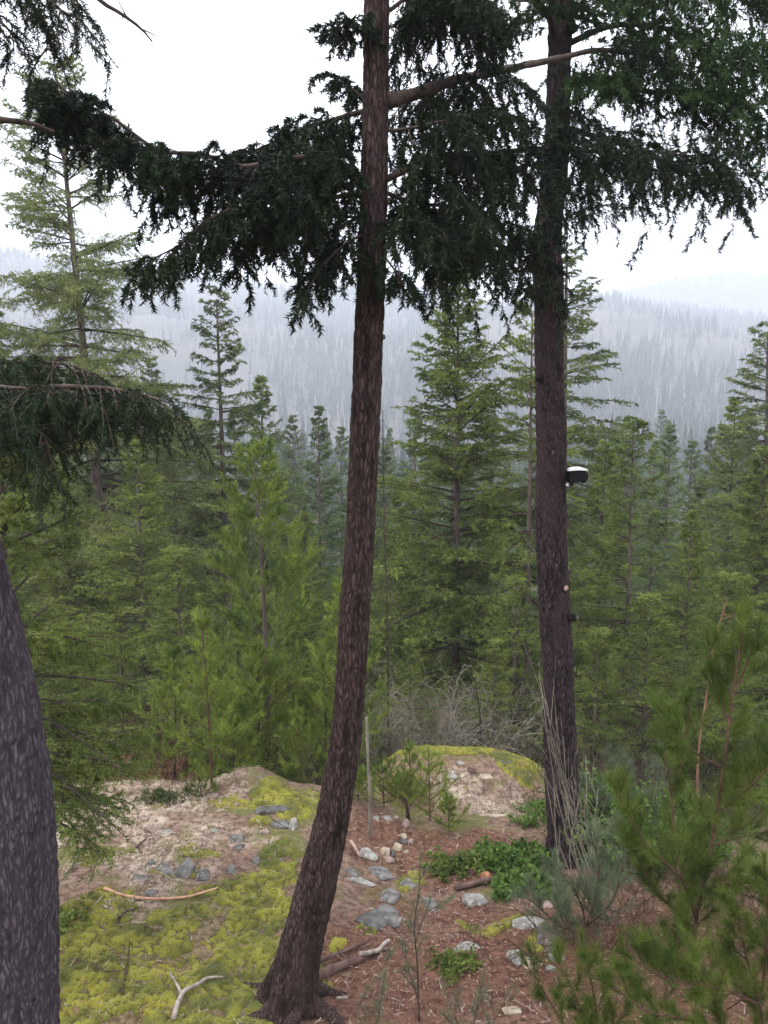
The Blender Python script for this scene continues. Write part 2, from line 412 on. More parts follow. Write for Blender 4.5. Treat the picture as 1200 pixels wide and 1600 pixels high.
M['moss'] = moss_mat()

# ------------------------------------------------------------------ ground
def axis(parts):
    out = []
    for a, b, st in parts:
        n = max(1, int(round((b-a)/st))); out.append(np.linspace(a, b, n, endpoint=False))
    return np.concatenate(out+[[parts[-1][1]]])
def blob(px, py, rx, ry, s=1.0):
    c = G(px, py); dz = depth(c); a, b = G(px, py-ry), G(px, py+ry)
    return (c[0], c[1], max(rx*dz/FPX, .02), max(abs(a[1]-b[1])/2, .03), s)
def field(x, y, blobs, ns_=0, warp=.25):
    wx = (fbm(x*2.2, y*2.2, 0, 40+ns_, 3)-.5)*2*warp; wy = (fbm(x*2.2, y*2.2, 0, 60+ns_, 3)-.5)*2*warp
    f = np.zeros(x.shape)
    for (cx, cy_, rx, ry, s) in blobs:
        d = ((x+wx-cx)/rx)**2+((y+wy-cy_)/ry)**2
        f = np.maximum(f, s*np.clip(1.45-d, 0, 1))
    return f
MOSS = [blob(*a) for a in [(330, 1470, 150, 60), (200, 1500, 130, 70), (300, 1560, 170, 60), (400, 1400, 60, 45),
        (140, 1440, 60, 60), (440, 1350, 40, 40), (160, 1335, 70, 14, .8), (470, 1250, 40, 22), (360, 1255, 55, 10), (405, 1285, 25, 10),
        (150, 1560, 120, 60), (300, 1325, 60, 14, .55), (310, 1360, 30, 14, .7), (250, 1372, 30, 12, .6), (440, 1240, 45, 14), (345, 1400, 60, 15, .6),
        (760, 1445, 40, 8), (635, 1385, 28, 8), (640, 1372, 15, 8), (560, 1450, 14, 8, .8), (592, 1462, 14, 9), (840, 1470, 16, 22), (520, 1470, 14, 12), (640, 1170, 60, 5, .4)]]
_mx, _my = MOUND
MOSS += [(_mx, _my-.05, 1.2, .50, 1), (_mx+.95, _my-.45, .42, .6, .9), (_mx-1.1, _my+.3, .2, .2, .4), blob(425, 1568, 26, 26), blob(505, 1535, 12, 10)]
LICH = [blob(*a) for a in [(200, 1270, 130, 40), (130, 1260, 60, 35), (300, 1240, 80, 22, .8), (250, 1310, 60, 16, .7), (370, 1225, 50, 12, .7), (400, 1310, 50, 12, .5),
        (720, 1235, 50, 30, .9), (780, 1262, 50, 22, .8), (140, 1300, 60, 30, .9)]]
DUFF = [blob(*a) for a in [(600, 1300, 60, 30), (680, 1340, 90, 45), (740, 1320, 80, 25), (650, 1500, 130, 60), (760, 1520, 160, 80), (620, 1560, 130, 60),
        (560, 1480, 60, 40), (560, 1330, 30, 30, .8), (720, 1430, 60, 30), (1000, 1500, 260, 120), (640, 1440, 60, 40, .7), (540, 1590, 60, 20)]]
gx = axis([(-3000, -300, 150), (-300, -40, 13), (-40, -9, 1.3), (-9, -4.2, .16), (-4.2, 4.0, .041), (4.0, 9, .16), (9, 40, 1.3), (40, 300, 13), (300, 3000, 150)])
gy = axis([(-60, 0, 6), (0, 4, .4), (4, 10.2, .041), (10.2, 13, .06), (13, 30, .35), (30, 100, 3), (100, 400, 20), (400, 3200, 160)])
X, Y = np.meshgrid(gx, gy); Z = hg(X, Y)
inn = (X > -4.5) & (X < 4.3) & (Y > 3.8) & (Y < 13.2)
mo = np.zeros(X.shape); lc = mo.copy(); df = mo.copy()
mo[inn] = field(X[inn], Y[inn], MOSS, 1); lc[inn] = field(X[inn], Y[inn], LICH, 5); df[inn] = field(X[inn], Y[inn], DUFF, 9)
fine = fbm(X*16, Y*16, 0, 77, 3)-.5
Z = Z+fine*.026*inn+lc*(.05*(fbm(X*14, Y*14, 0, 31, 3)-.2)+.08*(fbm(X*5, Y*5, 0, 32, 3)-.5))
lc = lc*sstep(.35, .6, fbm(X*3, Y*3, 0, 51, 4)+lc*.12)
nx, ny = len(gx), len(gy)
ii = (np.arange(ny-1)[:, None]*nx+np.arange(nx-1)[None]).ravel()
q = np.stack([ii, ii+1, ii+nx+1, ii+nx], -1)
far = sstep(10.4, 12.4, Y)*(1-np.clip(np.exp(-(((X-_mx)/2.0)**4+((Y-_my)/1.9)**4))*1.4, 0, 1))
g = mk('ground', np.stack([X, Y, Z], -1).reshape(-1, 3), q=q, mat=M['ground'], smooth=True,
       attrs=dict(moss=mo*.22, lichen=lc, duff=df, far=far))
tag(g, 'sloping forest floor of needle litter, soil and thin moss', None, None, 'structure')

# moss carpet: cushions standing on the ground
mxs = np.arange(-4.2, 3.3, .024); mys = np.arange(4.0, 13.0, .024)
X2, Y2 = np.meshgrid(mxs, mys)
mk_ = field(X2, Y2, MOSS, 1)
wob = fbm(X2*7, Y2*7, 0, 15, 3)
f1, f2 = worley(X2*8+(wob-.5)*2.6, Y2*8+(fbm(X2*7, Y2*7, 0, 25, 3)-.5)*2.6, None, 5)
g1, g2 = worley(X2*21, Y2*21, None, 9)
cr = sstep(.03, .22, f2-f1+(fbm(X2*12, Y2*12, 0, 18, 2)-.5)*.22); cush = cr*np.sqrt(np.clip(1-f1*f1*.9, 0, 1))
cov = sstep(.2, .7, mk_)*sstep(.36, .54, fbm(X2*2.6, Y2*2.6, 0, 33, 5)+mk_*.20)
hm = -.017+cov*(.022*cr+.013*cush+.009*np.sqrt(np.clip(1-g1*g1, 0, 1))*cr)+(fbm(X2*40, Y2*40, 0, 3, 2)-.5)*.010
keep = (hm > -.012)
Z2 = hg(X2, Y2)+hm+.004
ny2, nx2 = X2.shape
kq = keep[:-1, :-1] | keep[1:, :-1] | keep[:-1, 1:] | keep[1:, 1:]
jj, kk = np.where(kq); i0 = jj*nx2+kk
q = np.stack([i0, i0+1, i0+nx2+1, i0+nx2], -1)
used, inv = np.unique(q, return_inverse=True); q = inv.reshape(-1, 4)
V2 = np.stack([X2, Y2, Z2], -1).reshape(-1, 3)[used]
rng = np.random.default_rng(5)
o = mk('moss', V2, q=q, mat=M['moss'], smooth=True, tint=(cush*cov).ravel()[used])
tag(o, 'bright yellow green cushion moss covering the rocky shelf at lower left', 'moss', None, 'stuff')
# short moss tips
cand = np.where((cush*cov).ravel() > .25)[0]
pick = rng.choice(cand, min(52000, len(cand)*2))
P = np.stack([X2.ravel()[pick]+rng.normal(0, .012, len(pick)), Y2.ravel()[pick]+rng.normal(0, .012, len(pick)), Z2.ravel()[pick]-.004], -1)
D = nrm(np.stack([rng.normal(0, .55, len(pick)), rng.normal(0, .55, len(pick)), np.ones(len(pick))], -1))
s_ = nrm(np.cross(D, rng.normal(size=D.shape)))
v = np.stack([P-s_*.0036, P+s_*.0036, P+D*(.009+.012*rng.random((len(pick), 1)))], 1).reshape(-1, 3)
o = mk('moss_tips', v, t=np.arange(len(v)).reshape(-1, 3), mat=M['blade'], tint=np.repeat(rng.random(len(pick)), 3))
tag(o, 'fuzzy upright tips of the green moss cushions', 'moss', None, 'stuff')

def scatter(mask_blobs, n, rng, ns_=0, x0=-4.2, x1=4, y0=4, y1=13, thr=.3):
    x = rng.uniform(x0, x1, n*6); y = rng.uniform(y0, y1, n*6)
    f = field(x, y, mask_blobs, ns_); ok = f*(.4+.6*rng.random(len(f))) > thr
    x, y = x[ok][:n], y[ok][:n]; return x, y, hg(x, y)
# reindeer lichen: little branched tufts
x, y, z = scatter(LICH, 4200, rng, 5)
keepL = (fbm(x*3, y*3, 0, 51, 4)) > .40; x, y, z = x[keepL], y[keepL], z[keepL]
mb = MB(); n = len(x)
S = (np.stack([x, y, z-.005], -1), nrm(rng.normal(0, .3, (n, 3))+[0, 0, 1]), .025+.045*rng.random(n), np.zeros(n))
S2 = sprout(S, 7, rng, 0, .5, .9, 60, 0, 0, .5, .2, flat=0, minl=.012)
bristle(mb, S2, 3, .019, .011, rng, .5, .9)
tag(mb.build('lichen', M['lichen']), 'pale grey and tan reindeer lichen tufts on the shelf behind the moss', 'lichen', None, 'stuff')
# wood chips and needle litter
def litter(name, blobs, n, rng, ns_, ln, wd, mat, label, lift=.006, thr=.3):
    x, y, z = scatter(blobs, n, rng, ns_, thr=thr); n = len(x)
    d = nrm(np.stack([rng.normal(0, 1, n), rng.normal(0, 1, n), rng.normal(0, .22, n)], -1)); s = nrm(np.cross(d, [0, 0, 1.])+rng.normal(0, .25, (n, 3)))
    u = np.cross(s, d); L = (ln*(.25+1.5*rng.random(n)**2))[:, None]; W = (wd*(.4+rng.random(n)))[:, None]; T = W*.3
    P = np.stack([x, y, z+lift+.012*rng.random(n)], -1)
    v = np.stack([P-d*L-s*W-u*T, P-d*L+s*W-u*T, P+d*L+s*W*.6-u*T, P+d*L-s*W*.5-u*T, P-d*L-s*W+u*T, P-d*L+s*W+u*T, P+d*L+s*W*.6+u*T, P+d*L-s*W*.5+u*T], 1)
    f = np.array([[0, 3, 2, 1], [4, 5, 6, 7], [0, 1, 5, 4], [1, 2, 6, 5], [2, 3, 7, 6], [3, 0, 4, 7]])[None]+(np.arange(n)*8)[:, None, None]
    o = mk(name, v.reshape(-1, 3), q=f.reshape(-1, 4), mat=mat, tint=np.repeat(rng.random(n), 8)); tag(o, label, 'litter', None, 'stuff')
litter('wood_chips', DUFF, 2300, rng, 9, .019, .0045, M['chip'], 'tan wood chips strewn over the reddish litter at lower right', thr=.35)
litter('needle_litter', DUFF, 5200, rng, 9, .022, .0022, M['duff'], 'reddish brown fallen needles and twigs on the path', .01)
litter('moss_litter', MOSS[:12]+LICH, 1800, rng, 2, .014, .0035, M['twig'], 'dark needles, bark crumbs and leaf bits caught in the moss and lichen', .045, .15)
litter('forest_debris', MOSS[:12]+LICH+DUFF, 1500, rng, 2, .030, .003, M['twig_pale'], 'small bleached twigs and bark flakes on moss and litter', .03, .2)

# ------------------------------------------------------------------ ridge, far hill and their woods
def crestf(pts, D):
    Q = [at(a, b, D) for a, b in pts]; xs = [p[0] for p in Q]; zs = [p[2] for p in Q]
    return lambda x: np.interp(x, xs, zs)
c1 = crestf([(-900, 425), (-200, 420), (0, 422), (100, 419), (200, 428), (350, 450), (500, 460), (650, 464), (800, 486), (930, 486), (1000, 486), (1060, 500), (1200, 515), (1500, 494), (2100, 500)], 1400)
c2 = crestf([(500, 520), (800, 500), (880, 480), (960, 458), (1060, 437), (1130, 427), (1200, 430), (1350, 446), (1500, 480), (2100, 540)], 1720)
def h1(x, y):
    t = sstep(380, 1410, y); fall = sstep(1410, 1700, y)
    return -29+(c1(x)+29)*(t**.9)*(1-.45*fall)+((1-np.abs(2*fbm(x*.0035, y*.0018, 0, 5, 3)-1)*2)-.4)*48*t*(1-t)*4
def h2(x, y): return -29+(c2(x)+29)*sstep(1440, 1730, y)*(1-.3*sstep(1730, 2100, y))+(fbm(x*.006, y*.006, 0, 8, 4)-.5)*6
def sheet(name, hf, xs, ys, label):
    a, b = np.meshgrid(xs, ys); z = hf(a, b); n = len(xs)
    i = (np.arange(len(ys)-1)[:, None]*n+np.arange(n-1)[None]).ravel()
    o = mk(name, np.stack([a, b, z], -1).reshape(-1, 3), q=np.stack([i, i+1, i+n+1, i+n], -1), mat=M['hill'], smooth=True)
    tag(o, label, None, None, 'structure')
sheet('wooded_ridge', h1, np.linspace(-1900, 1900, 160), np.linspace(370, 1710, 90), 'long wooded ridge across the valley fading into mist')
sheet('far_hill', h2, np.linspace(-1300, 2000, 120), np.linspace(1430, 2120, 50), 'pale far hill rising behind the ridge at right')

def spiky(P, Hh, rng, tiers=6, sp=6):
    """ragged conifers, tiers of drooping boughs round a pole"""
    n = len(P); V = []
    for k in range(tiers):
        f = k/tiers; zt = Hh*(1-.86*f*1.0); zt2 = Hh*(1-.86*(f+1.7/tiers)); r = Hh*.20*((f+1/tiers)**.85)
        a0 = rng.random(n)*6.28
        for j in range(sp):
            a = a0+j*2*math.pi/sp+rng.normal(0, .15, n); rr = r*(.7+.6*rng.random(n)); da = 3.6/sp
            top = P+np.stack([np.zeros(n), np.zeros(n), zt], -1)
            l = P+np.stack([np.cos(a-da)*rr*.6, np.sin(a-da)*rr*.6, np.maximum(zt2+.12*Hh*rng.random(n)*.5, 0)], -1)
            c = P+np.stack([np.cos(a)*rr, np.sin(a)*rr, np.maximum(zt2-.03*Hh, 0)], -1)
            V.append(np.stack([top, l, c], 1)); 
    return np.stack(V, 1).reshape(-1, 3)
def wood(name, hf, n, x0, x1, y0, y1, hlo, hhi, rng, label, tiers=6, sp=6, dens=None, mat='far_tree'):
    x = rng.uniform(x0, x1, n*3); y = rng.uniform(y0, y1, n*3); k = (np.abs(x) < .62*y+15)
    if dens is not None: k &= rng.random(len(x)) < dens(x, y)
    x, y = x[k][:n], y[k][:n]; m = len(x)
    P = np.stack([x, y, hf(x, y)-.5], -1); Hh = rng.uniform(hlo, hhi, m)*(.6+.6*rng.random(m))
    v = spiky(P, Hh, rng, tiers, sp); per = tiers*sp*3
    o = mk(name, v, t=np.arange(len(v)).reshape(-1, 3), mat=M[mat], tint=np.repeat(rng.random(m), per))
    tag(o, label, 'forest', None, 'stuff')
rg = np.random.default_rng(11)
wood('ridge_forest', h1, 8500, -950, 950, 420, 1450, 12, 20, rg, 'misty conifer forest covering the ridge across the valley', 4, 4,
     lambda x, y: np.maximum(sstep(.44, .54, fbm(x*.006, y*.006, 0, 71, 4)), sstep(1340, 1400, y))*.95+.05)
wood('ridge_foot_forest', h1, 800, -200, 420, 400, 680, 20, 30, rg, 'dark blue green band of firs at the foot of the misty ridge', 6, 5,
     lambda x, y: sstep(-20, 90, x)*.8+.12)
wood('far_hill_forest', h2, 2200, 200, 1150, 1500, 1760, 10, 16, rg, 'faint forest line along the far hill', 3, 4)
# bare pale-stemmed trees of the ridge
n = 1700; x = rg.uniform(-800, 800, n*2); y = rg.uniform(420, 1250, n*2); k = (np.abs(x) < .6*y) & (rg.random(n*2) < sstep(.62, .42, fbm(x*.006, y*.006, 0, 71, 4))); x, y = x[k][:n], y[k][:n]; n = len(x)
S = (np.stack([x, y, h1(x, y)], -1), nrm(np.stack([rg.normal(0, .05, n), rg.normal(0, .05, n), np.ones(n)], -1)), rg.uniform(14, 23, n), np.zeros(n))
mb = MB(); stems(mb, S, .42, rg, 1, 3, .3); S2 = sprout(S, 7, rg, .35, .95, .3, 32, 0, -.2, .1, .4, flat=0); stems(mb, S2, .10, rg, 1, 3, .4)
tag(mb.build('bare_wood', M['twig_pale']), 'pale leafless trees standing on the misty ridge slope', 'forest', None, 'stuff')
# dark valley firs in the mist
wood('valley_forest', lambda x, y: hg(x, y), 480, -220, 240, 180, 400, 18, 26, rg, 'dim bluish firs crowding the valley floor in the mist', 9, 6,
     lambda x, y: sstep(-80, 90, x)*.7+.3)

# ------------------------------------------------------------------ trees of the slope (unique shapes, copied)
def conifer_mesh(seed, Ht, Rm, cb=.1, nb=120, lean=0., thin=1., shape=.8, up=(-.25, .75), tw=(.16, .34), nk=11, nl=.042, nw=.010, dead=0, tr=.013, sweep=.0, sag=.35, let=9, lmin=.12):
    rng = np.random.default_rng(seed)
    u = (np.arange(nb)+rng.random(nb))/nb; u = (np.round(u*nb/4.5)*4.5/nb*.6+u*.4); u = np.clip(u, 0, .992)
    z = Ht*(cb+(1-cb)*u); prof = (1-u)**shape*np.minimum(1, .6+2.2*u)
    az = (rng.random(nb)*6.28+np.arange(nb)*2.4) % 6.2832
    gap = vn(np.cos(az)*1.6+seed, np.sin(az)*1.6, z*1.1, seed)
    L = Rm*prof*(.40+.42*rng.random(nb)+.65*gap)+lmin
    el = up[0]+(up[1]-up[0])*u+rng.normal(0, .12, nb)
    bend = sweep*(1-z/Ht)**2*Ht
    P = np.stack([bend*0+lean*z*z/Ht, np.zeros(nb), z], -1)
    D = np.stack([np.cos(az)*np.cos(el), np.sin(az)*np.cos(el), np.sin(el)], -1)
    S = (P, D, L, sag*(1-u)*.5*(.5+rng.random(nb))-.10*u)
    lets = sprout(S, np.maximum((L*let*thin).astype(int), 3)+2, rng, .18, 1., .42, 55, .18, .06, .12, .6, minl=.13)
    tws = sprout(lets, np.maximum((lets[2]*13).astype(int), 3), rng, .1, 1., .42, 50, .12, .10, .15, .5, flat=.6, minl=tw[0]*.6)
    tips = (P+D*(L*.0)[:, None], D, L, S[3])
    leaf = MB(); bristle(leaf, tws, nk, nl, nw, rng); bristle(leaf, lets, nk+3, nl, nw, rng, t0=.25)
    bristle(leaf, tips, 26, nl*1.2, nw, rng, t0=.6)
    limb = MB(); stems(limb, S, .006+.013*L, rng, 4, 3, .25)
    stems(limb, lets, .004, rng, 1, 3, .5)
    if dead:
        zz = Ht*cb*rng.random(dead)*1.15+.3; a = rng.random(dead)*6.28
        Sd = (np.stack([lean*zz*zz/Ht, zz*0, zz], -1), nrm(np.stack([np.cos(a), np.sin(a), rng.normal(-.15, .2, dead)], -1)), Rm*.55*(.3+rng.random(dead)), np.full(dead, .12))
        stems(limb, Sd, .008, rng, 3, 3, .3); Sd2 = sprout(Sd, 5, rng, .3, 1, .35, 50, .2, 0, .3, .5, flat=.3); stems(limb, Sd2, .004, rng, 1, 3, .5)
    hh = np.linspace(0, Ht, 12); pts = np.stack([lean*hh*hh/Ht, hh*0, hh-.25], -1)
    trunk = MB(); v, t, q = tube(pts, (Ht*tr)*(1-hh/Ht*.85), 9, 26, disp=lambda th, s, r: r*.12*(vn(np.cos(th)*3, np.sin(th)*3, s*3, seed)-.5)); trunk.add(v, t, q)
    return trunk, limb, leaf
def make_tree(name, label, cat, loc, mats, group=None, scale=1, rz=0, **k):
    t, l, f = conifer_mesh(**k); r = thing(name, label, cat, loc, group, (0, 0, rz), scale)
    t.build('trunk', M[mats[0]], r, smooth=True); l.build('limbs', M[mats[1]], r, smooth=True)['kind'] = 'stuff'
    f.build('crown', M[mats[2]], r)
    return r
def treebase(px, D):
    y = D; p = at(px, 800, D); x = p[0]
    for _ in range(4):
        z = H(x, y); dz = depth(np.array([x, y, z])); x = (px-600)/FPX*dz
    return np.array([x, y, H(x, y)])
def tree_h(b, pytop):
    p = at(600, pytop, b[1]); return p[2]-b[2]
def lean_to(b, Ht, pxt):
    top = b+[0, 0, Ht]; xt = (pxt-600)/FPX*depth(top); return math.atan2(xt-b[0], Ht)

protos = {}
def tree(label, px, pyt, D, proto, pxt=None, rz=None, name='fir_tree', cat='fir tree', group=None, wide=1., **k):
    b = treebase(px, D); Ht = tree_h(b, pyt)
    if proto not in protos:
        kw = dict(PROTO[proto]); mats = kw.pop('mats'); H0 = kw['Ht']
        r = make_tree(name, label, cat, tuple(b), mats, group, 1, 0, **kw); protos[proto] = (r, H0)
    else:
        r0, H0 = protos[proto]; r = copy_tree(r0); r.name = name; r['label'] = label; r['category'] = cat
        if 'group' in r: del r['group']
        if group: r['group'] = group
    s = Ht/H0; r.location = tuple(b); r.scale = (s*wide, s*wide, s)
    ry = lean_to(b, Ht, pxt) if pxt is not None else 0
    r.rotation_euler = (0, ry, 0)
    if rz is not None and pxt is None: r.rotation_euler = (0, 0, rz)
    elif rz is not None: r.rotation_euler = (Matrix.Rotation(ry, 3, 'Y') @ Matrix.Rotation(rz, 3, 'Z')).to_euler()
    return r
PROTO = dict(
  tall=dict(seed=1, Ht=17, Rm=3.4, cb=.20, nb=165, shape=.62, up=(-.30, .45), nk=9, nl=.075, nw=.026, dead=24, tr=.0125, sag=.30, let=6.2, lmin=.5, mats=('bark_far', 'twig', 'fir_yellow')),
  slender=dict(seed=2, Ht=13, Rm=1.75, cb=.42, nb=95, shape=.5, up=(-.25, .55), nk=9, nl=.07, nw=.026, dead=30, tr=.012, let=7, mats=('bark_far', 'twig', 'fir_yellow')),
  big=dict(seed=3, Ht=11.5, Rm=2.6, cb=.10, nb=185, shape=.72, up=(-.25, .75), nk=8, nl=.07, nw=.030, dead=14, tr=.010, sag=.25, let=9, mats=('bark_far', 'twig', 'fir')),
  dense=dict(seed=4, Ht=11, Rm=2.5, cb=.06, nb=165, shape=.85, up=(-.2, .7), nk=8, nl=.075, nw=.030, dead=8, tr=.011, let=6, mats=('bark_far', 'twig', 'fir')),
  blue=dict(seed=5, Ht=14, Rm=2.6, cb=.08, nb=130, shape=.8, up=(-.2, .7), nk=7, nl=.10, nw=.042, dead=6, tr=.011, let=4.6, mats=('bark_far', 'twig', 'fir_blue')),
  thin=dict(seed=6, Ht=9, Rm=1.45, cb=.30, nb=80, shape=.6, up=(-.2, .6), nk=9, nl=.06, nw=.022, dead=16, tr=.009, let=8, mats=('bark_far', 'twig', 'fir')),
  young=dict(seed=7, Ht=4.5, Rm=1.15, cb=.05, nb=75, shape=.8, up=(0., .8), nk=8, nl=.042, nw=.016, tr=.012, let=11, mats=('bark_far', 'twig', 'fir')),
)
def row(args):
    for a in args: tree(*a[0], **a[1])
T = tree
T('tall leaning fir with a sparse pale crown rising into the white sky at far left', 190, 88, 21, 'tall', 84, rz=.4, wide=.88)
T('slender fir with a bare lower trunk and tufted top left of the foreground trunk', 362, 455, 23, 'slender', 338, rz=1.)
T('big dense bright green fir between the two dark foreground trunks', 712, 428, 19, 'big', 716, rz=2., wide=1.12)
T('narrow fir half hidden behind the right foreground trunk, its top poking out right of it', 872, 392, 23, 'slender', 886, rz=2.5, wide=1.25)
T('thin fir whose straight grey trunk runs just left of the right dark trunk', 822, 470, 17.5, 'thin', 832, rz=.3)
T('slim young fir with a dark bare stem right of the right foreground trunk', 973, 655, 15.5, 'thin', 990, rz=1.9, wide=1.05)
T('shadowed broad fir filling the hollow behind the left trunk', 232, 690, 17, 'dense', rz=.9, wide=1.2)
T('rounded green fir just left of the slender bare-trunked fir', 285, 640, 25, 'dense', rz=3.3)
T('soft green fir just right of the slender bare-trunked fir', 418, 590, 32, 'dense', rz=4.3)
T('bluish pointed fir left of the leaning foreground trunk', 502, 636, 38, 'blue', rz=.3)
T('fir peeping out right behind the leaning foreground trunk', 566, 690, 34, 'blue', rz=1.3)
T('low fir at the foot of the big dense fir, on its left', 622, 760, 23, 'dense', rz=5.1)
T('fir with drooping boughs right of the right foreground trunk below the black fixture', 930, 690, 20, 'dense', rz=2.1)
T('pale bluish fir in the gap right of the slim young fir', 1030, 665, 40, 'blue', rz=2.2)
T('tall fir with a ragged spire at the right edge of the view', 1195, 505, 27, 'slender', 1200, rz=4.1, wide=1.3)
T('full green fir left of the ragged spire fir', 1122, 625, 29, 'dense', rz=2.9)
T('dark green fir in front of the ragged spire fir', 1165, 700, 17, 'big', rz=1.1, wide=1.1)
T('low spreading fir at the right behind the orange dead sapling', 1060, 800, 14.5, 'dense', rz=.2)
T('leafy fir at the far left edge above the dark near bough', 20, 455, 26, 'dense', rz=5.6)
T('low fir behind the foot of the tall leaning fir', 120, 740, 19, 'dense', rz=4.9)
T('short fir in the dip right of the tall leaning fir', 290, 860, 14.5, 'young', rz=1.5, wide=1.3)
T('small fir in the shade behind the low dense firs at centre left', 480, 800, 21, 'dense', rz=2.6)
T('short fir tucked against the right foreground trunk from behind', 800, 905, 15, 'young', rz=.5, wide=1.3)
T('young fir with wide green boughs right of the right foreground trunk', 1000, 930, 12.5, 'young', rz=3.5, wide=1.3)
T('young fir behind the bare saplings at the right edge', 1130, 900, 12, 'young', rz=2.2, wide=1.35)
T('short dense fir just right of the right trunk, half way down', 925, 985, 12.2, 'young', rz=5.2, wide=1.35)
T('little fir among grey brush left of the right trunk', 770, 1000, 14, 'young', rz=4.2, wide=1.2)
T('little fir in the brush right of the leaning trunk', 640, 1000, 14.5, 'young', rz=3.2, wide=1.1)
T('low dark fir behind the left shelf edge', 420, 930, 14, 'young', rz=2.9, wide=1.3)
T('small fir under the tall leaning fir at the left', 140, 985, 13.5, 'young', rz=.9, wide=1.1)
g1_ = 'crowded firs down the slope behind'
rr = random.Random(8)
spots = [(60, 600, 45), (150, 610, 38), (205, 640, 50), (255, 560, 60), (330, 640, 42), (385, 640, 55), (455, 650, 62), (540, 668, 58), (600, 700, 48), (650, 640, 60), (700, 640, 45),
         (770, 650, 52), (855, 690, 36), (905, 665, 55), (955, 700, 44), (1005, 690, 62), (1060, 690, 55), (1095, 668, 66), (1150, 640, 50), (1215, 640, 40), (1245, 600, 34), (-40, 560, 34),
         (560, 800, 30), (890, 760, 27), (1085, 745, 34), (1010, 800, 28), (350, 760, 30), (160, 760, 28), (60, 700, 24), (665, 800, 30), (760, 790, 28), (1210, 800, 20), (470, 745, 46), (980, 740, 50), (430, 820, 26)]
WHERE = [(0, 'at the far left edge'), (120, 'behind the tall leaning fir'), (230, 'left of the slender bare-trunked fir'), (310, 'around the slender bare-trunked fir'), (400, 'above the yellow green pine'),
         (500, 'left of the leaning trunk'), (590, 'right of the leaning trunk'), (680, 'behind the big dense fir'), (780, 'left of the right dark trunk'), (900, 'right of the right dark trunk'), (990, 'behind the slim young fir'), (1080, 'left of the ragged spire fir'), (1180, 'at the far right edge')]
_used = set()
def crowd_label(px, D, py):
    wv = [b for a, b in WHERE if px >= a-60][-1]; dv = 'nearer green' if D < 38 else 'hazier' if D > 52 else 'middling'
    for hv in ('overlapping', 'taller' if py < 650 else 'lower', 'pointed', 'bushy', 'shadowy'):
        l = f'{dv} {hv} fir in the crowd on the slope {wv}'
        if l not in _used: break
    _used.add(l); return l
for px, py, D in spots:
    T(crowd_label(px, D, py), px+rr.uniform(-10, 10), py, D, 'blue' if D > 40 or rr.random() < .35 else rr.choice(['dense', 'big']), rz=rr.uniform(0, 6.28), group=g1_, wide=rr.uniform(.95, 1.25))
g2_ = 'misty firs beyond the slope'
for k in range(46):
    D = rr.uniform(64, 150); px = rr.uniform(-40, 1240)
    T('bluish fir in the mist beyond the slope, one of a loose band', px, rr.uniform(640, 700)+ (25 if 480 < px < 640 else 0), D, 'blue', rz=rr.uniform(0, 6.28), group=g2_, wide=rr.uniform(.9, 1.2))

# ------------------------------------------------------------------ pines with long needles
def pine(name, label, cat, base, pts, r0, whorls, blen, mat, rng, nl=.07, nw=.0026, k=80, up=50, kids=0, t0=.2, leader=.35, stem='twig_red', r1=.004, bspread=.35, top_only=.12, droop=-.15):
    """pts: stem path in the world, whorls of upswept branches, each set all round with long needles"""
    root = thing(name, label, cat, tuple(base)); off = base
    mb = MB(); v, t, q = tube(pts, [r0+(r1-r0)*i/(len(pts)-1) for i in range(len(pts))], 8, 24); mb.add(v, t, q)
    mb.build('stem', M[stem], root, off, True)
    C, _, s = resample(pts, 60, [0]*len(pts)); L = s[-1]; T_ = nrm(np.gradient(C, axis=0))
    Ps, Ds, Ls = [], [], []
    for w_ in range(whorls):
        f = top_only+(1-top_only)*(w_+.6)/(whorls+.3); j = min(59, int(f*60)); a0 = rng.random()*6.28
        m = rng.integers(4, 6)
        for b in range(m):
            a = a0+b*6.28/m+rng.normal(0, .25); e = R(up)*(.55+.6*f)+rng.normal(0, .12)
            d = np.array([math.cos(a)*math.cos(e), math.sin(a)*math.cos(e), math.sin(e)])+T_[j]*.2
            Ps.append(C[j]); Ds.append(d); Ls.append(blen*((1-f)**.7+.12)*(.7+.5*rng.random()))
    S = (np.array(Ps), nrm(np.array(Ds)), np.array(Ls), np.full(len(Ps), droop))
    leaf = MB(); wood_ = MB(); stems(wood_, S, .003+.006*S[2], rng, 3, 4, .4)
    kk = S
    if kids:
        S2 = sprout(S, np.maximum((S[2]*kids).astype(int), 1), rng, .35, .95, .5, 42, droop, -.15, .1, .4, flat=.5, minl=.07)
        stems(wood_, S2, .003, rng, 2, 3, .6); kk = cat_(S, S2)
    bristle(leaf, kk, k, nl, nw, rng, .75, .62, t0)
    lead = (C[-6:-5], T_[-6:-5], np.array([leader]), np.zeros(1)); stems(wood_, lead, r1, rng, 1, 4, .8); bristle(leaf, lead, int(k*1.8), nl*1.1, nw, rng, .95, .38)
    wood_.build('branches', M[stem], root, off, True)['kind'] = 'stuff'; leaf.build('needles', M[mat], root, off)
    return root
cat_ = cat
def stempath(base, tops, D):
    return [base]+[at(a, b, D) for a, b in tops]
rng = np.random.default_rng(21)
b = treebase(418, 12.2)
pine('pine_tree', 'bright yellow green pine with knotted pale branches left of the leaning trunk', 'pine tree', b, stempath(b-[0, 0, .2], [(416, 1040), (410, 900), (402, 790), (395, 700)], 12.2), .055, 15, 1.45, 'pine', rng, .085, .017, 34, 28, 14, .15, .45, 'bark_far', .01, top_only=.14)
b = G(331, 1228)
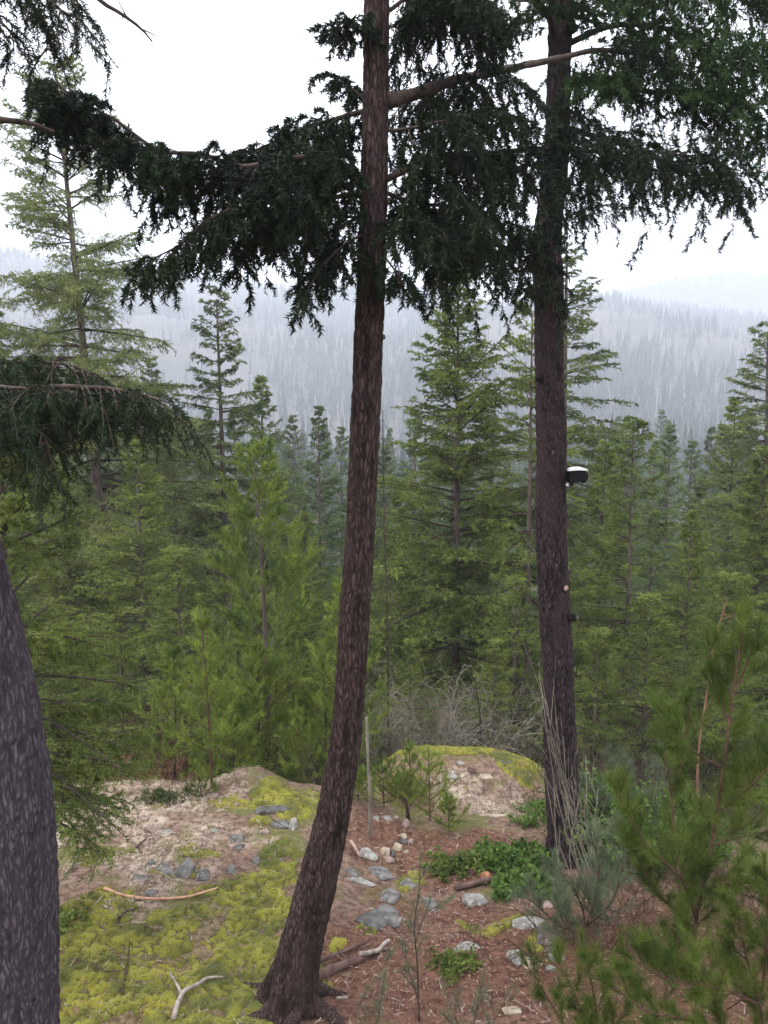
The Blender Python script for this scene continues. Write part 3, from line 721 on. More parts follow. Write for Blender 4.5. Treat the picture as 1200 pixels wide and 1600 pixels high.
pine('pine_sapling', 'straight young pine with a tall spiky leader on the back edge of the shelf', 'sapling', b, stempath(b-[0, 0, .05], [(326, 1120), (320, 1030), (313, 960)], b[1]), .017, 6, .60, 'pine', rng, .085, .0065, 70, 45, 9, .1, .42, 'twig_red', .007)
b = treebase(472, 10.6)
pine('pine_sapling', 'slim pine seedling behind the mossy edge, just left of the leaning trunk', 'sapling', b, stempath(b, [(470, 1200), (464, 1110)], 10.6), .010, 5, .55, 'pine', rng, .07, .008, 55, 45, 9, .1, .3, 'twig_red', .005)
b = treebase(545, 11.2)
pine('pine_sapling', 'bright young pine peeking out on both sides of the leaning trunk', 'sapling', b, stempath(b, [(540, 1120), (532, 960), (530, 900)], 11.2), .022, 7, .85, 'pine', rng, .08, .009, 55, 45, 9, .1, .4, 'twig', .008)
for (px, D, pt, lab, bl) in [(400, 11.6, 1010, 'bushy bright pine sapling in front of the yellow green pine', 1.0), (270, 11.8, 1010, 'grey green pine sapling left of the spiky leader pine', .85), (505, 11.8, 1040, 'bushy pine sapling hugging the left side of the leaning trunk', .9),
                             (360, 10.8, 1080, 'low bushy pine at the back of the shelf right of the spiky leader pine', .75)]:
    b = treebase(px, D)
    pine('pine_sapling', lab, 'sapling', b, stempath(b, [(px+4, (pt+1200)/2), (px, pt)], D), .022, 7, bl, 'pine', rng, .08, .011, 44, 40, 11, .1, .3, 'twig', .007)
for (px, py, pt, bl, lab) in [(672, 1283, 1165, .42, 'bright little pine seedling left of the pale lichened rock'), (642, 1262, 1150, .36, 'thin seedling with a bare brown base before the dome rock'),
                              (600, 1262, 1190, .42, 'bushy green seedling behind the grey dead pole'), (702, 1300, 1240, .28, 'short seedling at the foot of the dome rock'),
                              (560, 1250, 1195, .36, 'seedling pressed against the right side of the leaning trunk'), (628, 1255, 1205, .36, 'round yellow green seedling at the left foot of the dome rock')]:
    b = G(px, py)
    pine('pine_seedling', lab, 'seedling', b, stempath(b, [(px-1, (py+pt)/2), (px-3, pt+12)], b[1]), .009, 5, bl, 'pine', rng, .05, .0045, 60, 30, 9, .1, .14, 'twig_red', .004, top_only=.02)
b = G(318, 1248)
pine('pine_seedling', 'tiny dark green seedling on the shelf at the foot of the spiky leader pine', 'seedling', b, stempath(b, [(314, 1238), (312, 1225)], b[1]), .006, 3, .30, 'pine_near', rng, .045, .004, 60, 15, 9, .1, .1, top_only=0)

# ------------------------------------------------------------------ undergrowth on the slope
def leafy(centres, rng, nst=26, ht=.8, nleaf=9, ll=.05, lw=.035, spread=.5):
    wood_ = MB(); leaf = MB(); P = []; 
    for c in centres:
        a = rng.random(nst)*6.28; r = rng.random(nst)*spread
        P.append(np.stack([c[0]+np.cos(a)*r*.5, c[1]+np.sin(a)*r*.5, np.full(nst, c[2])], -1))
    P = np.concatenate(P); n = len(P); P[:, 2] = hg(P[:, 0], P[:, 1])-.02
    S = (P, nrm(np.stack([rng.normal(0, .45, n), rng.normal(0, .45, n), np.ones(n)], -1)), ht*(.5+.7*rng.random(n)), rng.random(n)*.35)
    S2 = sprout(S, 5, rng, .3, 1, .45, 45, .1, 0, .3, .4, flat=.2); A = cat(S, S2); stems(wood_, A, .005, rng, 2, 3, .4)
    m = len(A[0]); i = np.repeat(np.arange(m), nleaf); t = .25+.75*rng.random(len(i)); p, T_ = spos(A, i, t)
    d = nrm(T_*.4+rng.normal(0, .7, p.shape)+[0, 0, .2]); s = nrm(np.cross(d, rng.normal(size=d.shape)*.5+[0, 0, 1]))
    l = (ll*(.6+.7*rng.random(len(i))))[:, None]; w_ = l*lw/ll/2; nn = np.cross(s, d)
    v = np.stack([p, p+d*l*.5+s*w_+nn*l*.12, p+d*l-nn*l*.05, p+d*l*.5-s*w_+nn*l*.12], 1)
    q = np.arange(len(v)*4).reshape(-1, 4); tr = np.concatenate([q[:, [0, 1, 2]], q[:, [0, 2, 3]]])
    leaf.add(v.reshape(-1, 3), t=tr, a=np.repeat(rng.random(len(i)), 4)); return wood_, leaf
def brush(centres, rng, nst=16, ht=1.4, kids=6, lean_=.45):
    P = []
    for c in centres: P.append(np.stack([c[0]+rng.normal(0, .35, nst), c[1]+rng.normal(0, .35, nst), np.zeros(nst)], -1))
    P = np.concatenate(P); n = len(P); P[:, 2] = hg(P[:, 0], P[:, 1])-.03
    S = (P, nrm(np.stack([rng.normal(0, lean_, n), rng.normal(0, lean_, n), np.ones(n)], -1)), ht*(.4+.8*rng.random(n)), rng.random(n)*.5)
    S2 = sprout(S, kids, rng, .2, 1, .5, 38, .2, 0, .2, .4, flat=0); S3 = sprout(S2, 3, rng, .3, 1, .5, 38, .1, 0, .2, .4, flat=0)
    mb = MB(); stems(mb, S, .008, rng, 3, 3, .3); stems(mb, S2, .005, rng, 2, 3, .4); stems(mb, S3, .0035, rng, 1, 3, .5); return mb
rng = np.random.default_rng(31)
def ctr(lst): return [(lambda p: np.array([p[0], p[1], p[2]]))(treebase(a, d)) for a, d in lst]
w_, l_ = leafy(ctr([(rng.uniform(60, 1240), rng.uniform(12.5, 24)) for _ in range(66)]), rng, 17, 1.0, 7, .085, .06, .9)
tag(l_.build('undergrowth', M['leaf_dull']), 'tangled green and brown leafy undergrowth on the slope below the firs', 'undergrowth', None, 'stuff')
tag(w_.build('undergrowth_stems', M['twig']), 'woody stems of the undergrowth below the firs', 'undergrowth', None, 'stuff')
tag(brush(ctr([(rng.uniform(590, 830), rng.uniform(12.8, 17)) for _ in range(28)]), rng, 14, 1.7).build('brush', M['twig_grey']), 'grey leafless brush behind the mossy dome rock', 'brush', None, 'stuff')
tag(brush(ctr([(rng.uniform(130, 300), rng.uniform(12, 16)) for _ in range(22)]), rng, 12, 1.2).build('brush', M['twig_rust']), 'rusty brown dead brush in the hollow at the left', 'brush', None, 'stuff')
tag(brush(ctr([(rng.uniform(860, 1240), rng.uniform(9.5, 14)) for _ in range(26)]), rng, 12, 1.1).build('brush', M['twig']), 'thin brown brush between the right trunk and the right edge', 'brush', None, 'stuff')
tag(brush(ctr([(rng.uniform(930, 1260), rng.uniform(5.6, 8)) for _ in range(16)]), rng, 10, .6).build('brush', M['twig_red']), 'reddish twigs under the young pines at lower right', 'brush', None, 'stuff')
w_, l_ = leafy(ctr([(rng.uniform(905, 1100), rng.uniform(7.6, 9.6)) for _ in range(18)]), rng, 16, .75, 8, .055, .035, .6)
tag(l_.build('leafy_bushes', M['leaf']), 'fresh green leafy bushes right of the right trunk foot', 'bush', None, 'stuff')
tag(w_.build('bush_stems', M['twig']), 'brown stems of the green bushes right of the right trunk', 'bush', None, 'stuff')
def mat_patch(name, pxs, rng, label, matn='leaf', ht=.16, nst=30, ll=.032):
    w_, l_ = leafy([G(a, b) for a, b in pxs], rng, nst, ht, 3, ll, ll*.75, .42)
    tag(l_.build(name, M[matn]), label, 'ground cover', None, 'stuff')
mat_patch('ground_cover', [(790, 1345), (815, 1360), (835, 1385), (805, 1385), (770, 1358), (850, 1400), (790, 1400), (840, 1350), (765, 1340), (820, 1335)], rng, 'glossy green low leaves around the flat rock left of the right trunk', ll=.05, nst=24)
mat_patch('ground_cover', [(690, 1350), (715, 1358), (735, 1350), (700, 1365)], rng, 'dark green low shrublets on the reddish litter', 'fir', .12, 36, .034)
mat_patch('ground_cover', [(830, 1270), (820, 1290), (842, 1262), (845, 1285)], rng, 'small green plants at the right foot of the dome rock', 'leaf', .14, 26, .03)
mat_patch('ground_cover', [(252, 1252), (235, 1248), (268, 1254), (105, 1250), (125, 1246)], rng, 'sparse green sprigs on the lichen shelf', 'leaf_dull', .12, 30, .03)
mat_patch('ground_cover', [(715, 1508), (705, 1518)], rng, 'small dark green clump below the white flat rock', 'fir', .11, 26, .032)
mat_patch('ground_cover', [(100, 1440), (108, 1446)], rng, 'dark green sprig beside the left trunk on moss', 'fir', .11, 26, .032)
# tufts of dry grass along the shelf edge
P = [G(a+rng.normal(0, 8), b+rng.normal(0, 3)) for a, b in [(275, 1222), (265, 1228), (290, 1232), (240, 1225), (360, 1222), (375, 1226), (345, 1232), (120, 1310), (128, 1302), (300, 1222)] for _ in range(60)]
n = len(P); S = (np.array(P), nrm(np.stack([rng.normal(0, .5, n), rng.normal(0, .5, n), np.ones(n)], -1)), .08+.10*rng.random(n), rng.random(n)*.6)
mb = MB(); stems(mb, S, .0022, rng, 3, 3, .2); tag(mb.build('dry_grass', M['grass']), 'tufts of dry blond grass along the back of the lichen shelf', 'grass', None, 'stuff')

# ------------------------------------------------------------------ stones
def stone(label, px, py, wpx, hpx, mat, seed, flat=.5, rz=None, sink=.35, name='stone', cat='stone', yfac=1.):
    rng = np.random.default_rng(seed); c = G(px, py+hpx*.25); dz = depth(c)
    w_ = wpx*(1.3 if flat < .45 else 1.05)*dz/FPX/2; vis = hpx*.92*dz/FPX                      # apparent height = depth of the top face seen from above + thickness
    h_ = max(vis*flat*.45, .02); d_ = max((vis-h_*.8)/.5/2, w_*.35)*yfac
    bm = bmesh.new()
    a = np.sort(rng.random(9)*6.28)
    for t in a:
        e = .78+.3*rng.random(); tp = .55+.3*rng.random()
        bm.verts.new((math.cos(t)*w_*e, math.sin(t)*d_*e, h_*(.1+.3*rng.random())))
        bm.verts.new((math.cos(t)*w_*e*tp, math.sin(t)*d_*e*tp, h_*(.85+.25*rng.random())))
        bm.verts.new((math.cos(t)*w_*.9*e, math.sin(t)*d_*.9*e, -h_*.7))
    r = bmesh.ops.convex_hull(bm, input=bm.verts)
    bmesh.ops.delete(bm, geom=[g_ for g_ in r['geom_interior'] if isinstance(g_, bmesh.types.BMVert)], context='VERTS')
    bmesh.ops.bevel(bm, geom=bm.edges[:], offset=min(w_, h_)*.05, segments=1, affect='EDGES')
    bmesh.ops.triangulate(bm, faces=bm.faces[:]); bmesh.ops.subdivide_edges(bm, edges=bm.edges[:], cuts=1)
    for v in bm.verts:
        p = v.co*9+Vector((seed, 0, 0)); k = float(vn(p.x*2, p.y*2, p.z*2, seed))-.5; v.co += v.co.normalized()*k*min(w_, h_)*.16
    me = bpy.data.meshes.new(name); bm.to_mesh(me); bm.free(); me.materials.append(M[mat])
    o = bpy.data.objects.new(name, me); COL.objects.link(o)
    e = .12; gxn = (H(c[0]+e, c[1])-H(c[0]-e, c[1]))/2/e; gyn = (H(c[0], c[1]+e)-H(c[0], c[1]-e))/2/e
    nrm_ = Vector((-gxn*.8, -gyn*.8, 1)).normalized()
    o.rotation_euler = (Vector((0, 0, 1)).rotation_difference(nrm_).to_matrix() @ Matrix.Rotation(rng.uniform(-.25, .25) if rz is None else rz, 3, 'Z')).to_euler()
    o.location = (c[0], c[1], c[2]+h_*(.05-sink)+.010)
    return tag(o, label, cat)
ST = [
 ('tall grey slate block standing in the moss, largest of the left cluster', 290, 1352, 34, 40, 'slate', .8),
 ('blue grey slate slab lying just left of the tall slate block', 257, 1352, 38, 22, 'slate', .5),
 ('small dark slate at the left end of the slate cluster', 236, 1349, 20, 18, 'slate_dark', .8),
 ('mossy edged slate on the right side of the tall slate block', 313, 1362, 40, 26, 'slate_dark', .5),
 ('flat light slate low in the moss left of the slate cluster', 220, 1372, 32, 14, 'slate', .4),
 ('pointed slate stone standing just above the curved orange stick', 237, 1396, 19, 22, 'slate', .9),
 ('small pale pinkish stone above the pointed slate stone', 246, 1381, 14, 9, 'rock_pink', .6),
 ('small tan stone touching the underside of the curved stick', 218, 1412, 13, 8, 'rock_tan', .6),
 ('split blue slate stone on the brown litter in the middle of the shelf', 371, 1308, 28, 24, 'slate', .9),
 ('dark slate chunk beneath the split blue slate stone', 374, 1322, 22, 12, 'slate_dark', .6),
 ('small pointed slate below and left of the split slate stone', 361, 1357, 17, 18, 'slate', .9),
 ('narrow upright slate between the split slate and the leaning trunk', 400, 1343, 15, 20, 'slate', .9),
 ('low slate fragment close to the left of the leaning trunk', 436, 1345, 16, 12, 'slate', .6),
 ('wide dark slate slab in the mossy edge left of the leaning trunk', 426, 1262, 52, 26, 'slate_dark', .5),
 ('slate slab leaning under the wide dark slab in the mossy edge', 440, 1284, 34, 18, 'slate', .6),
 ('pale upright stone at the right end of the mossy edge', 458, 1284, 15, 26, 'rock_pale', .95),
 ('small pinkish grey stone under the mossy edge', 415, 1299, 16, 12, 'rock_pink', .7),
 ('pale stone half buried in lichen beside the left trunk', 100, 1301, 20, 10, 'rock_pale', .6),
 ('whitish lump of rock in the middle of the lichen shelf', 262, 1300, 34, 12, 'rock_pale', .6),
 ('tiny white stone below the whitish lump of rock', 245, 1321, 10, 8, 'rock_tan', .8),
 ('flat pale stone embedded at the right of the lichen shelf', 332, 1298, 20, 8, 'rock_pale', .5),
 ('small grey stone behind the foot of the grey dead pole', 589, 1278, 16, 11, 'rock_pale', .8),
 ('grey stone just right of the dead pole on the red litter', 604, 1277, 17, 12, 'rock_pale', .8),
 ('pinkish block at the right end of the stone edging', 631, 1284, 21, 18, 'rock_pink', .9),
 ('small pale stone leaning on the pinkish block', 619, 1276, 10, 8, 'rock_tan', .8),
 ('tan stone at the top of the stone pile right of the dead pole', 630, 1305, 17, 12, 'rock_tan', .8),
 ('dark slate stone wedged under the top tan stone of the pile', 629, 1313, 18, 13, 'slate_dark', .8),
 ('pale brown stone in the middle of the stone pile', 620, 1322, 20, 16, 'rock_tan', .9),
 ('cream stone at the left of the stone pile', 602, 1329, 18, 18, 'rock_tan', .95),
 ('small dark stone between the cream and pale brown stones', 612, 1331, 13, 14, 'slate_dark', .9),
 ('pinkish stone below the cream stone of the pile', 608, 1341, 22, 13, 'rock_pink', .7),
 ('small grey stone at the right side of the stone pile', 641, 1313, 10, 12, 'rock_pink', .8),
 ('little pink stone at the bottom of the stone pile', 634, 1330, 12, 10, 'rock_pink', .8),
 ('large flat pale grey rock left of the stone pile', 575, 1330, 36, 22, 'rock_pale', .5),
 ('grey slate slab running down from the flat pale rock', 596, 1358, 42, 28, 'slate', .35),
 ('white topped bedrock slab against the right side of the leaning trunk', 562, 1375, 54, 15, 'rock_pale', .5),
 ('dark slate wedge between the leaning trunk and the white topped slab', 549, 1362, 26, 18, 'slate', .5),
 ('slim grey bedrock rib between two strips of moss', 611, 1393, 26, 36, 'slate', .3),
 ('broad dark slab spotted with white lichen right of the leaning trunk', 578, 1424, 42, 42, 'slate_dark', .3),
 ('long grey slab with a whitish tip beside the spotted slab', 607, 1424, 34, 44, 'slate', .3),
 ('whitish stone end poking out below the long grey slab', 626, 1437, 20, 14, 'rock_pale', .6),
 ('smooth grey rock beside the moss tongue near the thin front sapling', 640, 1378, 26, 24, 'slate', .4),
 ('thin slate blade behind the front sapling', 672, 1408, 22, 30, 'slate', .4),
 ('flat grey topped step stone with a dark front face', 743, 1402, 44, 30, 'rock_pale', .9),
 ('rusty orange rock among the green leaves above the step stone', 758, 1366, 22, 18, 'rock_rust', .9),
 ('long white grey flat rock lying alone on the wood chips', 730, 1476, 54, 20, 'rock_pale', .4),
 ('white rock at the lower right of the chips', 805, 1494, 30, 28, 'rock_pale', .8),
 ('tan pale rock next to the white rock on the chips', 832, 1500, 36, 26, 'rock_tan', .6),
 ('small whitish rock half hidden by pine shoots at lower right', 861, 1513, 22, 12, 'rock_pale', .6),
 ('pale weathered bedrock slab under the pale pine foliage', 822, 1438, 56, 26, 'rock_pale', .4),
 ('grey purple bedrock lump right of the pale bedrock slab', 850, 1456, 40, 34, 'slate', .4),
 ('mossy flanked grey rock below the grey purple lump', 868, 1484, 32, 32, 'slate', .5),
 ('rounded pink grey boulder above the pale bedrock slab', 846, 1412, 40, 18, 'rock_pink', .6),
 ('flat pale stone low at the bottom of the path', 800, 1578, 34, 18, 'rock_tan', .6),
 ('cream lichen crusted stone at the foot of the dome rock', 772, 1273, 46, 10, 'rock_tan', .6),
 ('white crusted rock patch on the left flank of the dome rock', 708, 1210, 22, 14, 'rock_pale', .5),
 ('brown rock knob in the middle of the dome rock', 733, 1203, 24, 12, 'log', .7),
 ('white rock fleck high on the dome rock', 718, 1192, 16, 8, 'rock_pale', .6),
 ('pale cream rock fleck right of the brown knob', 757, 1212, 26, 10, 'rock_tan', .5),
 ('cream rock fleck low left on the dome rock', 706, 1238, 20, 16, 'rock_tan', .5),
 ('small white stone at the upper left of the dome rock', 608, 1182, 12, 6, 'rock_pale', .7),
 ('grey rock face showing through moss at the right shoulder of the dome rock', 792, 1192, 30, 12, 'slate_dark', .4),
]
for i, s in enumerate(ST): stone(s[0], s[1], s[2], s[3], s[4], s[5], 100+i, s[6])
# ------------------------------------------------------------------ sticks, roots, logs
def stick(name, label, cat, pts, r0, r1, mat, lift=None, nseg=7, kids=()):
    P = [np.array(p) for p in pts]; off = P[0]
    root = None
    mb = MB(); n = max(14, len(P)*5)
    dsp = lambda th, s, r: r*.35*(vn(np.cos(th)*1.3+s*9, np.sin(th)*1.3, s*14, 4)-.5)
    v, t, q = tube(P, np.linspace(r0, r1, len(P)), nseg, n, dsp); mb.add(v, t, q)
    for kp, a, b in kids:
        v, t, q = tube([np.array(p) for p in kp], np.linspace(a, b, len(kp)), 6, 10, dsp); mb.add(v, t, q)
    o = mb.build(name, M[mat], None, off, True); o.location = off
    return tag(o, label, cat)
def gl(lst, h=.0): return [G(a, b)+[0, 0, h if np.isscalar(h) else h[i]] for i, (a, b) in enumerate(lst)]
stick('fallen_stick', 'curved peeled orange brown stick lying on the moss', 'stick', gl([(163, 1393), (185, 1402), (215, 1408), (255, 1409), (295, 1405), (322, 1398), (340, 1392)], .028), .017, .009, 'stick')
stick('fallen_branch', 'forked grey dead branch lying on the moss at the bottom edge', 'branch', gl([(272, 1602), (281, 1575), (287, 1560), (305, 1552), (328, 1540), (350, 1537)], .055), .022, .008, 'twig_pale',
      kids=[(gl([(284, 1566), (276, 1550), (266, 1532)], .06), .013, .006)])
stick('fallen_branch', 'dead twig running across the moss from lower left towards the fork', 'branch', gl([(190, 1560), (200, 1510), (203, 1480)], .03), .008, .005, 'twig')
stick('fallen_twig', 'thin dark twig bending over the moss left of the forked branch', 'twig', gl([(145, 1515), (165, 1528), (188, 1527)], .045), .007, .004, 'twig')
stick('fallen_twig', 'short pale twig pointing up between moss and the curved stick', 'twig', gl([(148, 1422), (162, 1405)], .04), .007, .004, 'twig_pale')
stick('fallen_twig', 'grey twig stretching from the left trunk towards the slate cluster', 'twig', gl([(102, 1372), (118, 1358), (150, 1345)], .03), .011, .005, 'twig_grey')
stick('fallen_twig', 'knotty little twig lying below the left end of the curved stick', 'twig', gl([(185, 1442), (200, 1430), (216, 1426)], .035), .010, .005, 'twig')
stick('fallen_twig', 'dark twig on the litter above the slate cluster', 'twig', gl([(212, 1330), (224, 1318), (232, 1311)], .025), .012, .006, 'twig')
stick('fallen_twig', 'thin black twig lying over the dark slate slab of the mossy edge', 'twig', gl([(412, 1275), (425, 1289), (446, 1301)], .07), .006, .003, 'twig')
stick('fallen_log', 'dark rotting log end behind the step stone', 'log', gl([(712, 1392), (735, 1388), (765, 1378)], .03), .034, .030, 'log', nseg=10)
stick('fallen_log', 'dark half buried log among the leaves left of the right trunk', 'log', gl([(745, 1338), (790, 1342), (845, 1352)], .02), .045, .04, 'log', nseg=9)
stick('root', 'thick mossy brown root bulging out to the right of the leaning trunk', 'root', gl([(485, 1545), (520, 1522), (560, 1504), (600, 1486), (630, 1478)], [.05, .03, .02, .0, -.03]), .040, .016, 'log', nseg=12)
stick('root', 'upper root reaching right beside the mossy root', 'root', gl([(500, 1510), (530, 1495), (565, 1478), (578, 1468)], [.04, .03, .02, 0]), .018, .008, 'log', nseg=10)
stick('fallen_stick', 'bleached white crooked stick at the end of the mossy root', 'stick', gl([(562, 1503), (578, 1500), (592, 1496), (600, 1486), (608, 1480)], .06), .020, .016, 'twig_pale')
stick('fallen_stick', 'pale splintered bark strip leaning between trunk and flat rock', 'stick', gl([(548, 1322), (556, 1334), (562, 1346)], .06), .022, .012, 'resin')
stick('fallen_stick', 'small pale stick on the chips right of the leaning trunk foot', 'stick', gl([(526, 1565), (543, 1566)], .03), .012, .010, 'twig_pale')
b = G(577, 1310)
stick('dead_pole', 'thin bare grey pole standing in the red litter right of the leaning trunk', 'pole', [b-[0, 0, .05], at(579, 1250, b[1]), at(575, 1190, b[1]), at(573, 1120, b[1])], .026, .014, 'twig_grey')
b = G(638, 1282)
stick('stump', 'short broken brown stump stem with a white tip among the seedlings', 'stump', [b, at(636, 1262, b[1]), at(633, 1248, b[1])], .028, .018, 'twig', kids=[([at(633, 1250, b[1]), at(629, 1243, b[1])], .014, .012)])
b = G(495, 1500)

# ------------------------------------------------------------------ the three big trunks in front
def bark_disp(seed, cell, stretch, amp, big=.02):
    def f(th, s, r):
        k = r.mean()
        x = np.cos(th)*k; y = np.sin(th)*k
        wx = (fbm(x*14, y*14, s*5, seed+3, 3)-.5)*.075
        a, b_ = worley((x+wx)/cell, (y+wx)/cell, (s+wx*2)/(cell*stretch), seed)
        c = sstep(.0, .6, b_-a)
        rdg = 1-np.abs(2*fbm(x/cell*.6, y/cell*.6, s/(cell*stretch)*.5, seed+9, 2)-1)
        f.rel = np.clip(c*.45+rdg*.55-.1+(fbm(x*60, y*60, s*30, seed+5, 2)-.5)*.4, 0, 1)
        return amp*(c*.8+rdg*.6-.8)+big*(fbm(x*4, y*4, s*1.2, seed+1, 2)-.5)+(fbm(x*70, y*70, s*35, seed+4, 2)-.5)*amp*.5
    return f
def px_path(lst, D):
    """(px, py, half width px): centre line and radius at distance D"""
    P, r = [], []
    for a, b, hw in lst:
        p = at(a, b, D); P.append(p); r.append(hw*.94*depth(p)/FPX)
    return P, r
def big_trunk(root, P, r, seed, cell, stretch, amp, mat, nseg, n, extra=None, big=.02):
    f = bark_disp(seed, cell, stretch, amp, big)
    def g_(th, s, rr):
        d = f(th, s, rr)
        if extra: d = d+extra(th, s, rr)
        return d
    v, t, q = tube(P, r, nseg, n, g_); rel = np.concatenate([f.rel.ravel(), [.5, .5]])
    o = mk('trunk', v-np.array(root.location), t, q, M[mat], root, smooth=True, attrs=dict(relief=rel)); return o
def knot(root, p, rad, mat, out=(1, 0, 0), ring=True):
    d = nrm(np.array(out, float)); a = np.array(p)-d*rad*1.2
    v, t, q = tube([a, a+d*rad*1.2, a+d*rad*1.9], [rad*1.25, rad, rad*.72], 12, 10, lambda th, s, r: r*.25*(vn(np.cos(th)*2, np.sin(th)*2, s*30, 3)-.5))
    o = MB(); o.add(v, t, q); k = o.build('knot', M[mat], root, root.location, True)
    if ring:
        c = a+d*rad*1.95; v, t, q = tube([c, c+d*rad*.12], [rad*.55, rad*.45], 10, 4); m = MB(); m.add(v, t, q); m.build('knot_scar', M['resin'], root, root.location, True)

def fringe(root, pts, r0, r1, rng, n, ll, hang, tint=(.1, .7), mat='fir_dark', lo=.15, hi=1., down=.25, sub=5, nk=10, ang=65, nl=.036, nw=.0115, flat=.5, barkm='twig', tipk=1., sub2=7, name='branch', subl=.5, taper=.3, droop2=.38, grav2=.38, skip=None):
    """one bough: its wood as the part, the hanging sprays as its child"""
    off = np.array(root.location); pts = [np.array(p, float)+(rng.normal(0, .018, 3) if 0 < i_ else 0) for i_, p in enumerate(pts)]
    mb = MB(); v, t, q = tube(pts, np.linspace(r0, r1, len(pts)), 8, len(pts)*8, lambda th, s, r: r*.3*(vn(np.cos(th)*2, np.sin(th)*2, s*14, 7)-.5)); mb.add(v, t, q)
    br = mb.build(name, M[barkm], root, off, True)
    C, _, s = resample(pts, 90, [0]*len(pts)); T_ = nrm(np.gradient(C, axis=0)); L = s[-1]
    f = lo+(hi-lo)*(np.arange(n)+rng.random(n))/n; 
    if skip: f = f[(f < skip[0]) | (f > skip[1])]; n = len(f)
    j = np.clip((f*89).astype(int), 0, 89)
    T0 = T_[j]; lat = nrm(np.cross(T0, [0, 0, 1.])); side = np.where(np.arange(n) % 2 == 0, 1., -1.)
    a = R(ang)*(1+rng.normal(0, .15, n)); D = T0*np.cos(a)[:, None]+lat*(side*np.sin(a))[:, None]+rng.normal(0, .18, (n, 3)); D[:, 2] -= down*rng.uniform(-1.3, 1.9, n)
    l = ll*(.45+.75*rng.random(n))*(1-taper*f)
    S = (C[j], nrm(D), l, hang*(.5+.9*rng.random(n)))
    S2 = sprout(S, np.maximum((l*sub/.36).astype(int), 2), rng, .10, 1, subl, 42, droop2, grav2, .20, .25, flat=.5, minl=.10)
    S3 = sprout(S2, np.maximum((S2[2]*sub2*6.5).astype(int), 4), rng, .06, 1, .26, 38, .3, .15, .12, .45, flat=0, minl=.035)
    wd = MB(); stems(wd, S, .0045, rng, 4, 3, .35); stems(wd, S2, .0025, rng, 2, 3, .5); w_ = wd.build('sprigs', M[barkm], br); w_['kind'] = 'stuff'
    w_.data.transform(Matrix.Translation(-Vector(off)))
    lf = MB(); bristle(lf, S3, nk, nl, nw, rng, tint=tint); bristle(lf, S2, nk*2+6, nl, nw, rng, tint=tint, t0=.1); bristle(lf, S, nk*2+10, nl, nw, rng, tint=tint, t0=.25)
    lf.build('foliage', M[mat], br, off); return br

rng = np.random.default_rng(77)
# -- leaning trunk in the middle
DC = 5.3
P, r = px_path([(440, 1622, 54), (450, 1570, 45), (463, 1510, 38), (480, 1440, 34), (496, 1375, 33), (519, 1280, 29), (540, 1150, 26), (552, 1000, 25), (562, 850, 24), (571, 650, 24), (580, 430, 23.5), (586, 200, 21.5), (589, 0, 21), (591, -180, 18), (592, -420, 12)], DC)
root = thing('fir_tree', 'reddish brown fir with a curved leaning trunk in the middle foreground, rooted in moss', 'fir tree', tuple(G(462, 1570)))
def flare(th, s, r): return (sstep(.7, .1, s)*.055)*(.3+np.cos(th*4+1.2))+(sstep(.25, 0, s)*.03)
big_trunk(root, P, r, 12, .021, 5.5, .011, 'bark_fir', 84, 400, flare, .02)
gb = np.array(root.location)
for k_, (az, ln, rr_) in enumerate([(-2.6, .42, .075), (-1.5, .40, .07), (-.55, .55, .065), (.5, .45, .06), (2.7, .5, .07), (-2.05, .30, .06)]):
    dv = np.array([math.cos(az), math.sin(az), 0]); P3 = [gb+dv*.04+[0, 0, .22], gb+dv*.15+[0, 0, .08]]
    for f_ in (.45, .75, 1.): e_ = gb+dv*(.15+(ln-.15)*f_)+[.03*math.sin(k_*3+f_*5), .03*math.cos(k_*2+f_*4), 0]; P3.append(np.array([e_[0], e_[1], H(e_[0], e_[1])+.018-.05*f_*f_]))
    v, t, q = tube(P3, [rr_*1.15, rr_, rr_*.75, rr_*.5, rr_*.25], 10, 26, lambda th, s, r: r*.35*(fbm(np.cos(th)*2+k_, np.sin(th)*2, s*9, 7, 3)-.5))
    rt = mk('root_flare', v-gb, t, q, M['bark_fir'], root, smooth=True, attrs=dict(relief=np.full(len(v), .55)))
knot(root, at(600, 527, DC)+[-.01, 0, 0], .022, 'bark_far', (1, -.2, .1), False)
knot(root, at(604, 150, DC), .03, 'bark_far', (1, -.2, .2), False)
A = lambda *l: [at(a, b, d) for a, b, d in l]
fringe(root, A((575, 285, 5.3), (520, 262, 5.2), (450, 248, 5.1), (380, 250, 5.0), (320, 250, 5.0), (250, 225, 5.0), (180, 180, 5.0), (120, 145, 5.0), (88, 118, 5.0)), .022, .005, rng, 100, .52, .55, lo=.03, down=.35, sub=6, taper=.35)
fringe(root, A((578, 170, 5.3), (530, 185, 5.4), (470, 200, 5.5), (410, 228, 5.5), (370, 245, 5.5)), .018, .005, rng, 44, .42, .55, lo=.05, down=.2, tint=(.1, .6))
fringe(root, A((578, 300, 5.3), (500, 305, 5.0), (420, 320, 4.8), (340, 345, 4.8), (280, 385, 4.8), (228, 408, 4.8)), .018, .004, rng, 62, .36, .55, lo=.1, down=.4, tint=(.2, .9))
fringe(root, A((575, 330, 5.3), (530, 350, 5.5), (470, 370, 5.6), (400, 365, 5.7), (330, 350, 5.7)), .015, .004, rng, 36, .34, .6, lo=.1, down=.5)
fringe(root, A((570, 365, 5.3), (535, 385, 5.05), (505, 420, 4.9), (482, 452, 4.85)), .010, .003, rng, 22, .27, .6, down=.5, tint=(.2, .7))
fringe(root, A((560, 340, 5.3), (455, 330, 5.3), (380, 380, 5.2), (372, 440, 5.2)), .010, .003, rng, 18, .26, .7, down=.6)
